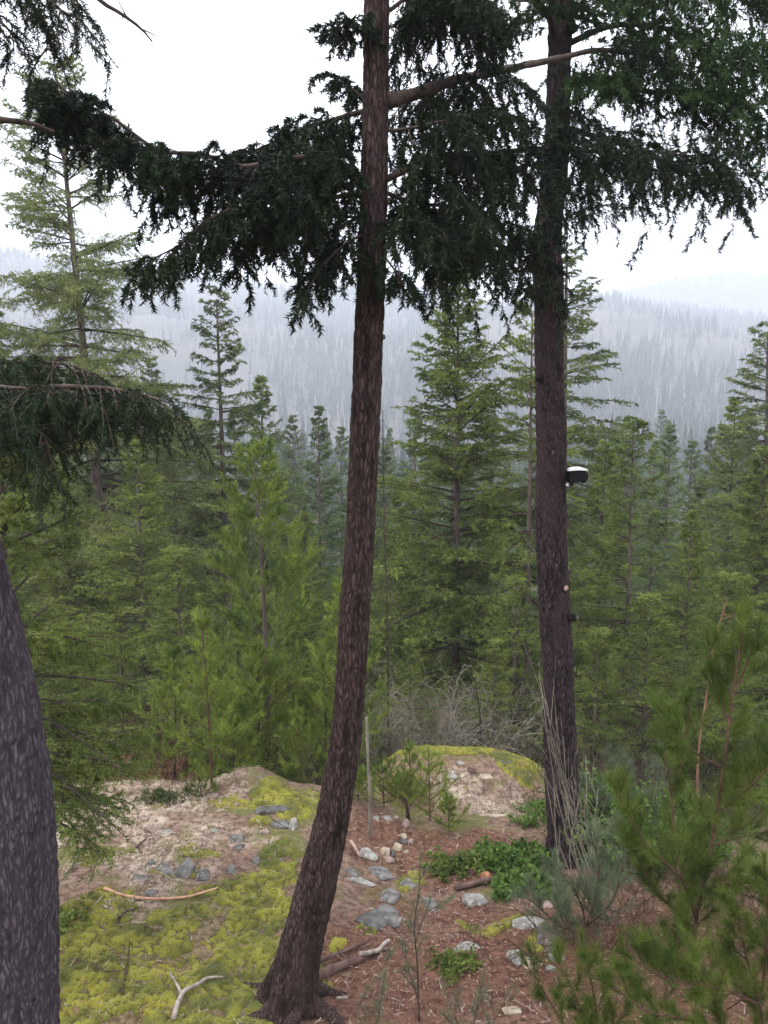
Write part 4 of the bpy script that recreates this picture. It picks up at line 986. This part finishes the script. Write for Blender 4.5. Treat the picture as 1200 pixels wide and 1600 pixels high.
fringe(root, A((582, 60, 5.3), (555, 45, 5.3), (530, 35, 5.2)), .010, .003, rng, 14, .26, .4, down=.1, tint=(.1, .5))
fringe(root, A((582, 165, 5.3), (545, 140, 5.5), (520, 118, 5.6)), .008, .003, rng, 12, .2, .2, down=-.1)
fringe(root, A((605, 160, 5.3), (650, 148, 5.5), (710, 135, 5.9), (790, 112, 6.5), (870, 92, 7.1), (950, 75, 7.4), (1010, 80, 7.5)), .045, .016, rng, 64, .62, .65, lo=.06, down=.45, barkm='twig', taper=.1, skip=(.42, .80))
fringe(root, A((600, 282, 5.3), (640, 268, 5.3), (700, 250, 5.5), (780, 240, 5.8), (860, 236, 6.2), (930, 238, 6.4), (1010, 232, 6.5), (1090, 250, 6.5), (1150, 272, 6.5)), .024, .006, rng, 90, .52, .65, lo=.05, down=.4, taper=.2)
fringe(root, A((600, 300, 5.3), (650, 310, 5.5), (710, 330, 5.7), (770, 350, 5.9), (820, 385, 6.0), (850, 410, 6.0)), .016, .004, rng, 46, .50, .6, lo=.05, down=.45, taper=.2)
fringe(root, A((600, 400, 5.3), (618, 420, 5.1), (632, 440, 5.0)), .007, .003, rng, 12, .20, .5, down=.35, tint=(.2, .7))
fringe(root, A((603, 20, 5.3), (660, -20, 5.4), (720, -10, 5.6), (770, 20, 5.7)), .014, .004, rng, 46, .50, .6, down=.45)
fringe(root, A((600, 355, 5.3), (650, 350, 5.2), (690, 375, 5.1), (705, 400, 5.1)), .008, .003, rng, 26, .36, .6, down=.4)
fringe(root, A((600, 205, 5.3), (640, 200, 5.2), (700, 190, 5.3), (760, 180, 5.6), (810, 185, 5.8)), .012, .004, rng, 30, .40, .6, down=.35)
# -- right trunk
DR = 8.1
P, r = px_path([(890, 1365, 40), (886, 1335, 30), (881, 1280, 27), (876, 1180, 26), (869, 1000, 25), (863, 850, 24), (861, 700, 23.5), (858, 560, 24), (857, 450, 24), (854, 390, 22.5), (862, 310, 21), (870, 240, 20), (873, 150, 19.5), (876, 60, 19.5), (878, -60, 17), (880, -250, 14)], DR)
root = thing('fir_tree', 'dark purple brown fir with a straight trunk at right, bare twigs at its foot', 'fir tree', tuple(G(884, 1338)))
def flare2(th, s, r): return (sstep(.6, 0, s)*.06)*(.6+np.cos(th*4+.6))
big_trunk(root, P, r, 45, .026, 3.6, .015, 'bark_dark', 84, 430, flare2, .05)
for (a, b, s, o_) in [(880, 494, .055, (.8, -.6, .1)), (843, 590, .045, (-.7, -.7, 0)), (845, 480, .05, (-.6, -.8, .1)), (868, 735, .06, (.3, -1, .1)), (880, 918, .06, (.5, -.9, 0)), (896, 965, .045, (1, -.2, 0)), (850, 383, .03, (-.2, -1, 0)), (896, 45, .045, (1, -.2, .2)), (888, 1105, .03, (.5, -.9, 0))]:
    p = at(a, b, DR-.10); knot(root, p, s, 'bark_dark', o_, b in (918, 965))
for pts, n_, l_, tt in [([(884, 70, 8.1), (960, 40, 7.9), (1040, 45, 7.8), (1120, 80, 7.7), (1215, 120, 7.7)], 92, .78, (.3, 1)),
                    ([(886, 130, 8.1), (950, 120, 7.7), (1020, 135, 7.5), (1090, 150, 7.4), (1160, 185, 7.3), (1205, 220, 7.3)], 84, .72, (.3, 1)),
                    ([(884, 10, 8.1), (940, -50, 8.2), (1020, -60, 8.2), (1120, -20, 8.3), (1230, 20, 8.3)], 84, .80, (.2, .9)),
                    ([(886, 200, 8.1), (940, 215, 8.4), (1000, 235, 8.5), (1070, 262, 8.6), (1130, 285, 8.6)], 56, .55, (.1, .7)),
                    ([(868, 10, 8.1), (820, -60, 8.2), (760, -40, 8.3), (700, -20, 8.3), (640, 10, 8.3)], 74, .66, (.1, .7)),
                    ([(866, 60, 8.1), (850, 20, 7.8), (835, 5, 7.6), (800, 0, 7.5)], 26, .45, (.1, .7)),
                    ([(878, 20, 8.1), (880, 0, 7.6), (885, -30, 7.3)], 26, .4, (.2, .8))]:
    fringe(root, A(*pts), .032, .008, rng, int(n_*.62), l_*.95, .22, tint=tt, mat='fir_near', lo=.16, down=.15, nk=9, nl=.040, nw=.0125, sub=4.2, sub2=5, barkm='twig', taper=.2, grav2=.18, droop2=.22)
for pts, n_, l_ in [([(868, 350, 8.1), (910, 330, 7.9), (950, 320, 7.8)], 16, .35), ([(850, 400, 8.1), (800, 385, 8.0), (745, 395, 7.9), (700, 410, 7.9)], 30, .45), ([(852, 440, 8.1), (838, 455, 7.9), (815, 450, 7.8)], 12, .3),
                    ([(872, 160, 8.1), (905, 178, 7.8), (930, 195, 7.7)], 14, .35)]:
    fringe(root, A(*pts), .014, .005, rng, n_, l_, .25, grav2=.3, tint=(.1, .6), mat='fir_dark', lo=.1, down=.35, nk=7, nl=.036, nw=.0095, sub=4.5, sub2=5, taper=.2)
# bare twigs crossing in front of the right trunk's foot
base = treebase(955, 6.6)
b0 = np.array([base]*13)+rng.normal(0, .08, (13, 3))*[1, 1, 0]
tips = [at(a, b_, 7.0) for a, b_ in [(842, 1050), (850, 1090), (858, 1140), (868, 1180), (880, 1150), (865, 1230), (893, 1220), (905, 1250), (850, 1200), (915, 1180), (935, 1230), (875, 1290), (925, 1300)]]
mb = MB()
for a, b_ in zip(b0, tips):
    m = (a+b_)/2+rng.normal(0, .05, 3)-np.array([.1, 0, .05]); v, t, q = tube([a, m, b_], [.007, .005, .0025], 5, 14); mb.add(v, t, q)
L_ = np.linalg.norm(np.array(tips)-b0, axis=1); S = (b0, nrm(np.array(tips)-b0), L_, np.zeros(13)); S2 = sprout(S, 6, rng, .3, .95, .28, 22, -.1, -.1, .08, .2, flat=0); stems(mb, S2, .0032, rng, 2, 3, .5)
o = mb.build('bare_shrub', M['twig_grey'], None, base, True); o.location = tuple(base); tag(o, 'leafless shrub of thin pinkish twigs crossing the foot of the right trunk', 'shrub')
# -- left trunk
DL = 3.9
edge = [(95, 1700), (93, 1600), (90, 1450), (85, 1300), (76, 1200), (60, 1100), (32, 980), (2, 870), (-32, 740), (-66, 600), (-105, 430), (-150, 200), (-195, -50), (-230, -300)]
P, r = px_path([(a-68, b, 68 if b > 500 else 60) for a, b in edge], DL)
root = thing('fir_tree', 'grey barked tree trunk cut off by the left edge of the view, leaning out leftwards', 'fir tree', (float(P[1][0]), DL, H(float(P[1][0]), DL)))
base = at(30, 1950, DL); P = [base]+P; r = [r[0]*1.15]+r
big_trunk(root, P, r, 78, .020, 2.4, .012, 'bark_grey', 96, 330, None, .03)
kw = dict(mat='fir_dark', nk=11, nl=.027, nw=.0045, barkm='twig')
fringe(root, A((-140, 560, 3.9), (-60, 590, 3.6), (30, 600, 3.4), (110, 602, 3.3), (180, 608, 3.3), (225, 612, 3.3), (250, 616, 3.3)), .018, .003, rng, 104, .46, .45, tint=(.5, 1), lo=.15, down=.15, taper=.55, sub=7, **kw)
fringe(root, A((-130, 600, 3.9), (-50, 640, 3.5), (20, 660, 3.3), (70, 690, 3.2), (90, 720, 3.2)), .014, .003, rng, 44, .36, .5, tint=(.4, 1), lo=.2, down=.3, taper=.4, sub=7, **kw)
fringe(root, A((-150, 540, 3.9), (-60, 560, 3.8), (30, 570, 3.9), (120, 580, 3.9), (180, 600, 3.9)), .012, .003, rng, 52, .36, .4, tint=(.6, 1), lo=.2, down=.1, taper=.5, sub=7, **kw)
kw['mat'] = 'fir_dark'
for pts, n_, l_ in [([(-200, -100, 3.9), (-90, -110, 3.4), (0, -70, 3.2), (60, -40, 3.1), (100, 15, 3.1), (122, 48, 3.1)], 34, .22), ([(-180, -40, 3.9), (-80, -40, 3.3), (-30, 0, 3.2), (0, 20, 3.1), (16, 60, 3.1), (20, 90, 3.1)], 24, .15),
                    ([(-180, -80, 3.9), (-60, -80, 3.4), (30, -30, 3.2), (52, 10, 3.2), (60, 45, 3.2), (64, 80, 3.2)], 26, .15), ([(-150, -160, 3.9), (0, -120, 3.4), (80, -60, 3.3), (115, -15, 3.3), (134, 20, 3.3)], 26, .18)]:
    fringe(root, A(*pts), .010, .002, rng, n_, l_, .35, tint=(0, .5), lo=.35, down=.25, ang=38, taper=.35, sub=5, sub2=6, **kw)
for pts, a, b_ in [([(-190, 175, 3.9), (-80, 180, 3.7), (0, 187, 3.6), (45, 192, 3.6), (84, 206, 3.6)], .022, .008), ([(-220, -250, 3.9), (0, -160, 3.6), (110, -50, 3.5), (155, 0, 3.5), (196, 26, 3.5), (222, 46, 3.5), (238, 65, 3.5)], .016, .003)]:
    mb = MB(); v, t, q = tube(A(*pts), np.linspace(a, b_, len(pts)), 8, 40, lambda th, s, r: r*.4*(vn(np.cos(th)*2, np.sin(th)*2, s*25, 7)-.5)); mb.add(v, t, q)
    if a < .02:
        for kp in ([(222, 46, 3.5), (236, 52, 3.5), (246, 58, 3.5)], [(199, 28, 3.5), (190, 12, 3.5), (183, -5, 3.5)], [(192, 24, 3.5), (191, 31, 3.5)]):
            v, t, q = tube(A(*kp), np.linspace(.0035, .0015, len(kp)), 5, 8); mb.add(v, t, q)
    mb.build('dead_branch', M['twig'], root, root.location, True)['label'] = 'bare dead branch'

# -- young fir standing behind the left trunk, its boughs reaching out
b = treebase(48, 6.0)
root = make_tree('young_fir', 'lush young fir right behind the left trunk with boughs reaching over the hollow', 'fir tree', tuple(b), ('bark_far', 'twig', 'fir'), seed=91, Ht=tree_h(b, 690), Rm=1.0, cb=.27, nb=105, shape=.42, up=(-.3, .6), nk=11, nl=.036, nw=.011, tr=.012, let=15, sag=.5)
for pts in [[(45, 1140, 6.6), (110, 1132, 6.9), (170, 1142, 7.0), (235, 1136, 7.1)], [(45, 1090, 6.6), (100, 1098, 6.7), (150, 1096, 6.8), (185, 1096, 6.8)], [(45, 1180, 6.6), (95, 1178, 6.6), (130, 1190, 6.6), (150, 1205, 6.6)]]:
    fringe(root, A(*pts), .012, .003, rng, 34, .34, .3, tint=(.2, .9), mat='fir', lo=.15, down=.1, nk=9, nl=.03, nw=.007, sub=6, taper=.45)

# ------------------------------------------------------------------ young pines close by at lower right
rng = np.random.default_rng(99)
def shoots(name, label, cat_name, base, stems_, mat, nl=.085, nw=.0032, k=95, kid=.30, nkid=5, t0=.15, stem='twig_red', rad=.62, fwd=.7):
    """a young pine described by its stems (paths of points), every shoot set with long needles"""
    root = thing(name, label, cat_name, tuple(base)); leaf = MB(); first = True
    for path, r0, r1, kn in stems_:
        C, _, s = resample(path, 40, [0]*len(path)); L = s[-1]; T_ = nrm(np.gradient(C, axis=0))
        mb = MB(); v, t, q = tube(path, np.linspace(r0, r1, len(path)), 7, 30); mb.add(v, t, q)
        n = int(kn*1.5); f = .12+.86*(np.arange(n)+rng.random(n))/max(n, 1); j = (f*39).astype(int)
        u = nrm(np.cross(T_[j], rng.normal(size=(n, 3)))) if n else np.zeros((0, 3))
        if n:
            D = nrm(T_[j]*.75+u*.75+[0, 0, .25]); S = (C[j], D, kid*(.5+.8*rng.random(n))*(1.15-.6*f), np.full(n, -.2))
            S2 = sprout(S, 2, rng, .3, .9, .5, 35, -.1, -.2, .1, .3, flat=0, minl=.06)
            stems(mb, S, .003, rng, 2, 4, .6); stems(mb, S2, .0022, rng, 1, 3, .6)
            bristle(leaf, S, k, nl, nw, rng, fwd, rad, t0); bristle(leaf, S2, int(k*.6), nl, nw, rng, fwd, rad, 0)
        m = int(L/.05)*12; jj = rng.integers(int(39*.25), 39, m)    # needles straight on the stem's younger half
        d = nrm(T_[jj]*.7+nrm(np.cross(T_[jj], rng.normal(size=(m, 3))))*.7); sd = nrm(np.cross(d, rng.normal(size=d.shape)))
        p = C[jj]+rng.normal(0, .01, (m, 3)); l = nl*(.7+.5*rng.random((m, 1)))
        leaf.add(np.stack([p-sd*nw/2, p+sd*nw/2, p+d*l], 1).reshape(-1, 3), t=np.arange(m*3).reshape(-1, 3), a=np.repeat(rng.random(m), 3))
        tipS = (C[-1:], T_[-1:], np.array([.10]), np.zeros(1)); bristle(leaf, tipS, 90, nl, nw, rng, .9, .4)
        mb.build('stem', M[stem], root, base, True)
    leaf.build('needles', M[mat], root, base); return root
base = at(1150, 1700, 4.5); base[2] = H(base[0], base[1])
fork = (1088, 1435, 4.45)
shoots('young_pine', 'tall young pine at the right edge with a thick dark leader above a pale fork', 'pine tree', base, [
  ([base]+A((1112, 1545, 4.5), (1086, 1480, 4.45), fork, (1105, 1360, 4.4), (1122, 1260, 4.4), (1138, 1140, 4.4), (1152, 1040, 4.4), (1163, 972, 4.4)), .020, .006, 26),
  (A(fork, (1062, 1370, 4.35), (1020, 1330, 4.3), (990, 1290, 4.25), (962, 1235, 4.2)), .011, .004, 12),
  (A((1122, 1270, 4.4), (1160, 1240, 4.3), (1200, 1200, 4.2)), .009, .004, 8),
  (A((1112, 1320, 4.4), (1150, 1310, 4.6), (1215, 1295, 4.7)), .009, .004, 9),
  (A((1140, 1130, 4.4), (1118, 1080, 4.5), (1108, 1010, 4.5)), .008, .004, 4),
  (A((1148, 1080, 4.4), (1170, 1030, 4.4), (1182, 992, 4.4)), .008, .004, 3),
  (A((1130, 1200, 4.4), (1080, 1170, 4.4), (1040, 1120, 4.4)), .008, .003, 6),
  (A((1100, 1390, 4.4), (1140, 1380, 4.2), (1200, 1400, 4.1)), .008, .003, 8)], 'pine_near')
base = at(1060, 1660, 4.9); base[2] = H(base[0], base[1])
shoots('young_pine', 'young pine with a forked reddish top left of the tall young pine', 'pine tree', base, [
  ([base]+A((1040, 1560, 5.0), (1062, 1430, 5.2), (1056, 1320, 5.4), (1048, 1240, 5.5), (1042, 1190, 5.5), (1036, 1140, 5.5), (1024, 1085, 5.5)), .016, .005, 14),
  (A((1048, 1240, 5.5), (1064, 1200, 5.5), (1073, 1140, 5.5), (1078, 1092, 5.5)), .009, .004, 5),
  (A((1058, 1420, 5.2), (1030, 1400, 5.0), (1000, 1350, 4.9), (985, 1310, 4.8)), .009, .003, 10),
  (A((1050, 1500, 5.1), (1075, 1420, 5.0), (1085, 1330, 5.0), (1080, 1260, 5.0)), .010, .004, 12)], 'pine_near', kid=.26)
base = at(1215, 1690, 4.0); base[2] = H(base[0], base[1])
shoots('young_pine', 'bushy young pine filling the bottom right corner', 'pine tree', base, [
  ([base]+A((1185, 1560, 4.0), (1160, 1470, 4.0), (1150, 1400, 4.0)), .012, .004, 14),
  (A((1190, 1570, 4.0), (1110, 1540, 3.9), (1040, 1530, 3.8), (990, 1500, 3.8)), .010, .004, 14),
  ([base]+A((1120, 1610, 3.9), (1060, 1590, 3.8), (1000, 1575, 3.7), (960, 1540, 3.7)), .010, .004, 14),
  (A((1190, 1560, 4.0), (1200, 1450, 3.9), (1195, 1360, 3.9)), .010, .004, 12)], 'pine_near', kid=.26)
base = at(930, 1720, 4.3); base[2] = H(base[0], base[1])
shoots('young_pine', 'low pine with pointed green shoots rising from the bottom edge right of centre', 'pine tree', base, [
  ([base]+A((900, 1640, 4.3), (862, 1570, 4.3), (826, 1512, 4.3)), .008, .003, 5), ([base]+A((920, 1620, 4.2), (900, 1560, 4.2), (876, 1510, 4.2)), .008, .003, 6),
  ([base]+A((935, 1600, 4.2), (925, 1540, 4.2), (912, 1480, 4.2)), .008, .003, 7), ([base]+A((960, 1610, 4.2), (985, 1550, 4.2), (975, 1490, 4.2)), .008, .003, 7)], 'pine_near', kid=.22)
base = treebase(915, 6.6)
shoots('young_pine', 'pale grey green soft pine in front of the right trunk foot', 'pine tree', base, [
  ([base]+A((910, 1420, 6.6), (890, 1380, 6.6), (860, 1350, 6.6)), .010, .004, 10), ([base]+A((880, 1450, 6.5), (845, 1420, 6.5), (820, 1400, 6.5)), .008, .004, 9),
  ([base]+A((930, 1400, 6.4), (935, 1350, 6.4), (925, 1310, 6.4)), .010, .004, 10), ([base]+A((900, 1470, 6.3), (880, 1440, 6.3), (870, 1410, 6.3)), .008, .004, 9),
  ([base]+A((960, 1400, 6.3), (975, 1340, 6.3), (965, 1290, 6.3)), .010, .004, 10)], 'pine_pale', nw=.0032, k=75, kid=.30)
base = treebase(985, 8.3)
shoots('young_pine', 'pale pine bush between the right trunk and the young pines', 'pine tree', base, [
  ([base]+A((980, 1230, 8.3), (960, 1180, 8.3)), .012, .004, 12), ([base]+A((940, 1260, 8.2), (915, 1220, 8.2)), .010, .004, 10), ([base]+A((1020, 1240, 8.2), (1030, 1180, 8.2)), .010, .004, 10)], 'pine_pale', nw=.004, k=60, kid=.34)
base = G(655, 1596)
shoots('pine_sapling', 'thin dark stemmed sapling with faint needles at the bottom centre', 'sapling', base, [
  ([base]+A((652, 1510, base[1]), (648, 1440, base[1]), (654, 1395, base[1]), (656, 1352, base[1])), .007, .003, 5), (A((650, 1470, base[1]), (668, 1425, base[1]), (690, 1412, base[1])), .004, .002, 2),
  (A((652, 1560, base[1]), (640, 1520, base[1]), (632, 1490, base[1])), .004, .002, 2)], 'pine_pale', k=36, kid=.16, nw=.0018, nl=.055, stem='twig')
base = at(575, 1645, 5.0); base[2] = H(base[0], base[1])
shoots('pine_seedling', 'faint grey green seedling at the bottom between trunk and thin sapling', 'seedling', base, [
  ([base]+A((590, 1590, 5.0), (598, 1540, 5.0)), .005, .003, 4), ([base]+A((560, 1580, 5.0), (606, 1500, 5.2)), .004, .002, 3)], 'pine_pale', k=40, kid=.15, nw=.0018, nl=.055)
base = at(735, 1690, 4.6); base[2] = H(base[0], base[1])
shoots('pine_seedling', 'soft grey green seedling rising at the bottom left of the white rock', 'seedling', base, [
  ([base]+A((742, 1590, 4.6), (752, 1540, 4.6)), .005, .003, 5), ([base]+A((715, 1600, 4.6), (700, 1560, 4.6)), .004, .002, 4), ([base]+A((770, 1600, 4.6), (790, 1560, 4.6)), .004, .002, 4)], 'pine_pale', k=40, kid=.17, nw=.0018, nl=.055)
# orange dead sapling and the bare-stemmed one
base = treebase(1092, 9.2); mb = MB()
P = [base]+A((1092, 1170, 9.2), (1102, 1100, 9.2), (1112, 1030, 9.2), (1124, 975, 9.2), (1136, 938, 9.2))
v, t, q = tube(P, [.018, .014, .012, .010, .008, .004], 7, 30); mb.add(v, t, q)
C, _, s = resample(P, 40, [0]*6); j = rng.integers(12, 38, 15); S = (C[j], nrm(rng.normal(0, .8, (15, 3))+[0, 0, .8]), .18+.3*rng.random(15), np.zeros(15)); stems(mb, S, .004, rng, 2, 3, .4)
o = mb.build('dead_sapling', M['twig_rust'], None, base, True); o.location = tuple(base); tag(o, 'dead orange brown sapling standing bare among the green firs at right', 'dead tree')
base = treebase(512, 11.0)
for (px, D, tops, lab) in [(606, 13.5, [(606, 1000), (600, 800), (598, 640)], 'thin grey dead sapling rising just right of the leaning trunk'), (415, 13.0, [(418, 1100), (415, 980)], 'short bleached dead stem below the yellow green pine'),
                           (190, 14.5, [(192, 1080), (186, 960)], 'dark dead stump of a stem in the hollow at left'), (745, 12.9, [(750, 1120), (742, 1060)], 'bare thin grey sapling behind the dome rock')]:
    b = treebase(px, D); P = [b]+[at(a, c, D) for a, c in tops]; mb = MB(); v, t, q = tube(P, np.linspace(.035 if px < 600 else .025, .008, len(P)), 6, 24); mb.add(v, t, q)
    C, _, s = resample(P, 40, [0]*len(P)); j = rng.integers(8, 39, 26); S = (C[j], nrm(rng.normal(0, 1, (26, 3))+[0, 0, .2]), .25+.5*rng.random(26), np.full(26, .2)); stems(mb, S, .006, rng, 3, 3, .3)
    S2 = sprout(S, 5, rng, .3, 1, .4, 45, .2, 0, .2, .4, flat=0); stems(mb, S2, .0035, rng, 1, 3, .5)
    o = mb.build('dead_sapling', M['twig'], None, b, True); o.location = tuple(b); tag(o, lab, 'dead tree')

# ------------------------------------------------------------------ small black fixture on the right trunk
p0 = at(901, 744, 8.0); s = depth(p0)/FPX
root = thing('outdoor_fixture', 'small black box with a rounded white cap fixed to the right trunk', 'fixture', tuple(p0))
def extr(prof, y0, y1, bev=.006):
    bm = bmesh.new(); vs = [bm.verts.new((x*s, y0, z*s)) for x, z in prof]; f = bm.faces.new(vs)
    r_ = bmesh.ops.extrude_face_region(bm, geom=[f]); bmesh.ops.translate(bm, verts=[g_ for g_ in r_['geom'] if isinstance(g_, bmesh.types.BMVert)], vec=(0, y1-y0, 0))
    bmesh.ops.recalc_face_normals(bm, faces=bm.faces[:]); bmesh.ops.bevel(bm, geom=bm.edges[:], offset=bev, segments=2, affect='EDGES'); return bm
def part(bm, name, mat, parent):
    me = bpy.data.meshes.new(name); bm.to_mesh(me); bm.free(); me.materials.append(M[mat]); o = bpy.data.objects.new(name, me); COL.objects.link(o); o.parent = parent; return o
part(extr([(-14, -2), (-13, 8), (10, 9), (15, 5), (16, -2), (13, -8), (8, -11), (3, -8), (-6, -9), (-7, -14), (-12, -15)], -.07, .07), 'housing', 'black', root)
part(extr([(-15, 8.5), (-12, 12), (-4, 14), (6, 14), (13, 12), (16, 8), (12, 9.6), (0, 9.8), (-10, 9.2)], -.075, .075, .003), 'cap', 'white', root)
part(extr([(-16, -12), (-12, -10), (-10, -13), (-13, -16), (-17, -15)], -.02, .02, .003), 'bracket_bolt', 'white', root)
part(extr([(-26, -3), (-14, -3), (-14, -8), (-26, -8)], -.015, .015, .003), 'arm', 'black', root)

# ------------------------------------------------------------------ mist
bm = bmesh.new(); bmesh.ops.create_cube(bm, size=1)
me = bpy.data.meshes.new('haze'); 
x0, x1, y0, y1, z0, z1 = -3100, 3100, -90, 3300, -42, 405
for v in bm.verts: v.co = ((x0+x1)/2+v.co.x*(x1-x0), (y0+y1)/2+v.co.y*(y1-y0), (z0+z1)/2+v.co.z*(z1-z0))
bm.to_mesh(me); bm.free(); o = bpy.data.objects.new('haze', me); COL.objects.link(o); tag(o, 'thin pale mist filling the valley', None, None, 'stuff')
m, n, ns, ls = newmat('haze'); pv = ns.new('ShaderNodeVolumePrincipled'); pv.inputs['Color'].default_value = (.80, .845, .93, 1); pv.inputs['Density'].default_value = .00074; pv.inputs['Anisotropy'].default_value = 0.0
oo = ns.new('ShaderNodeOutputMaterial'); ls.new(pv.outputs[0], oo.inputs['Volume']); me.materials.append(m)
print('TRIS', sum(len(me.loops)-2*len(me.polygons) for me in bpy.data.meshes), 'OBJ', len(bpy.data.objects))
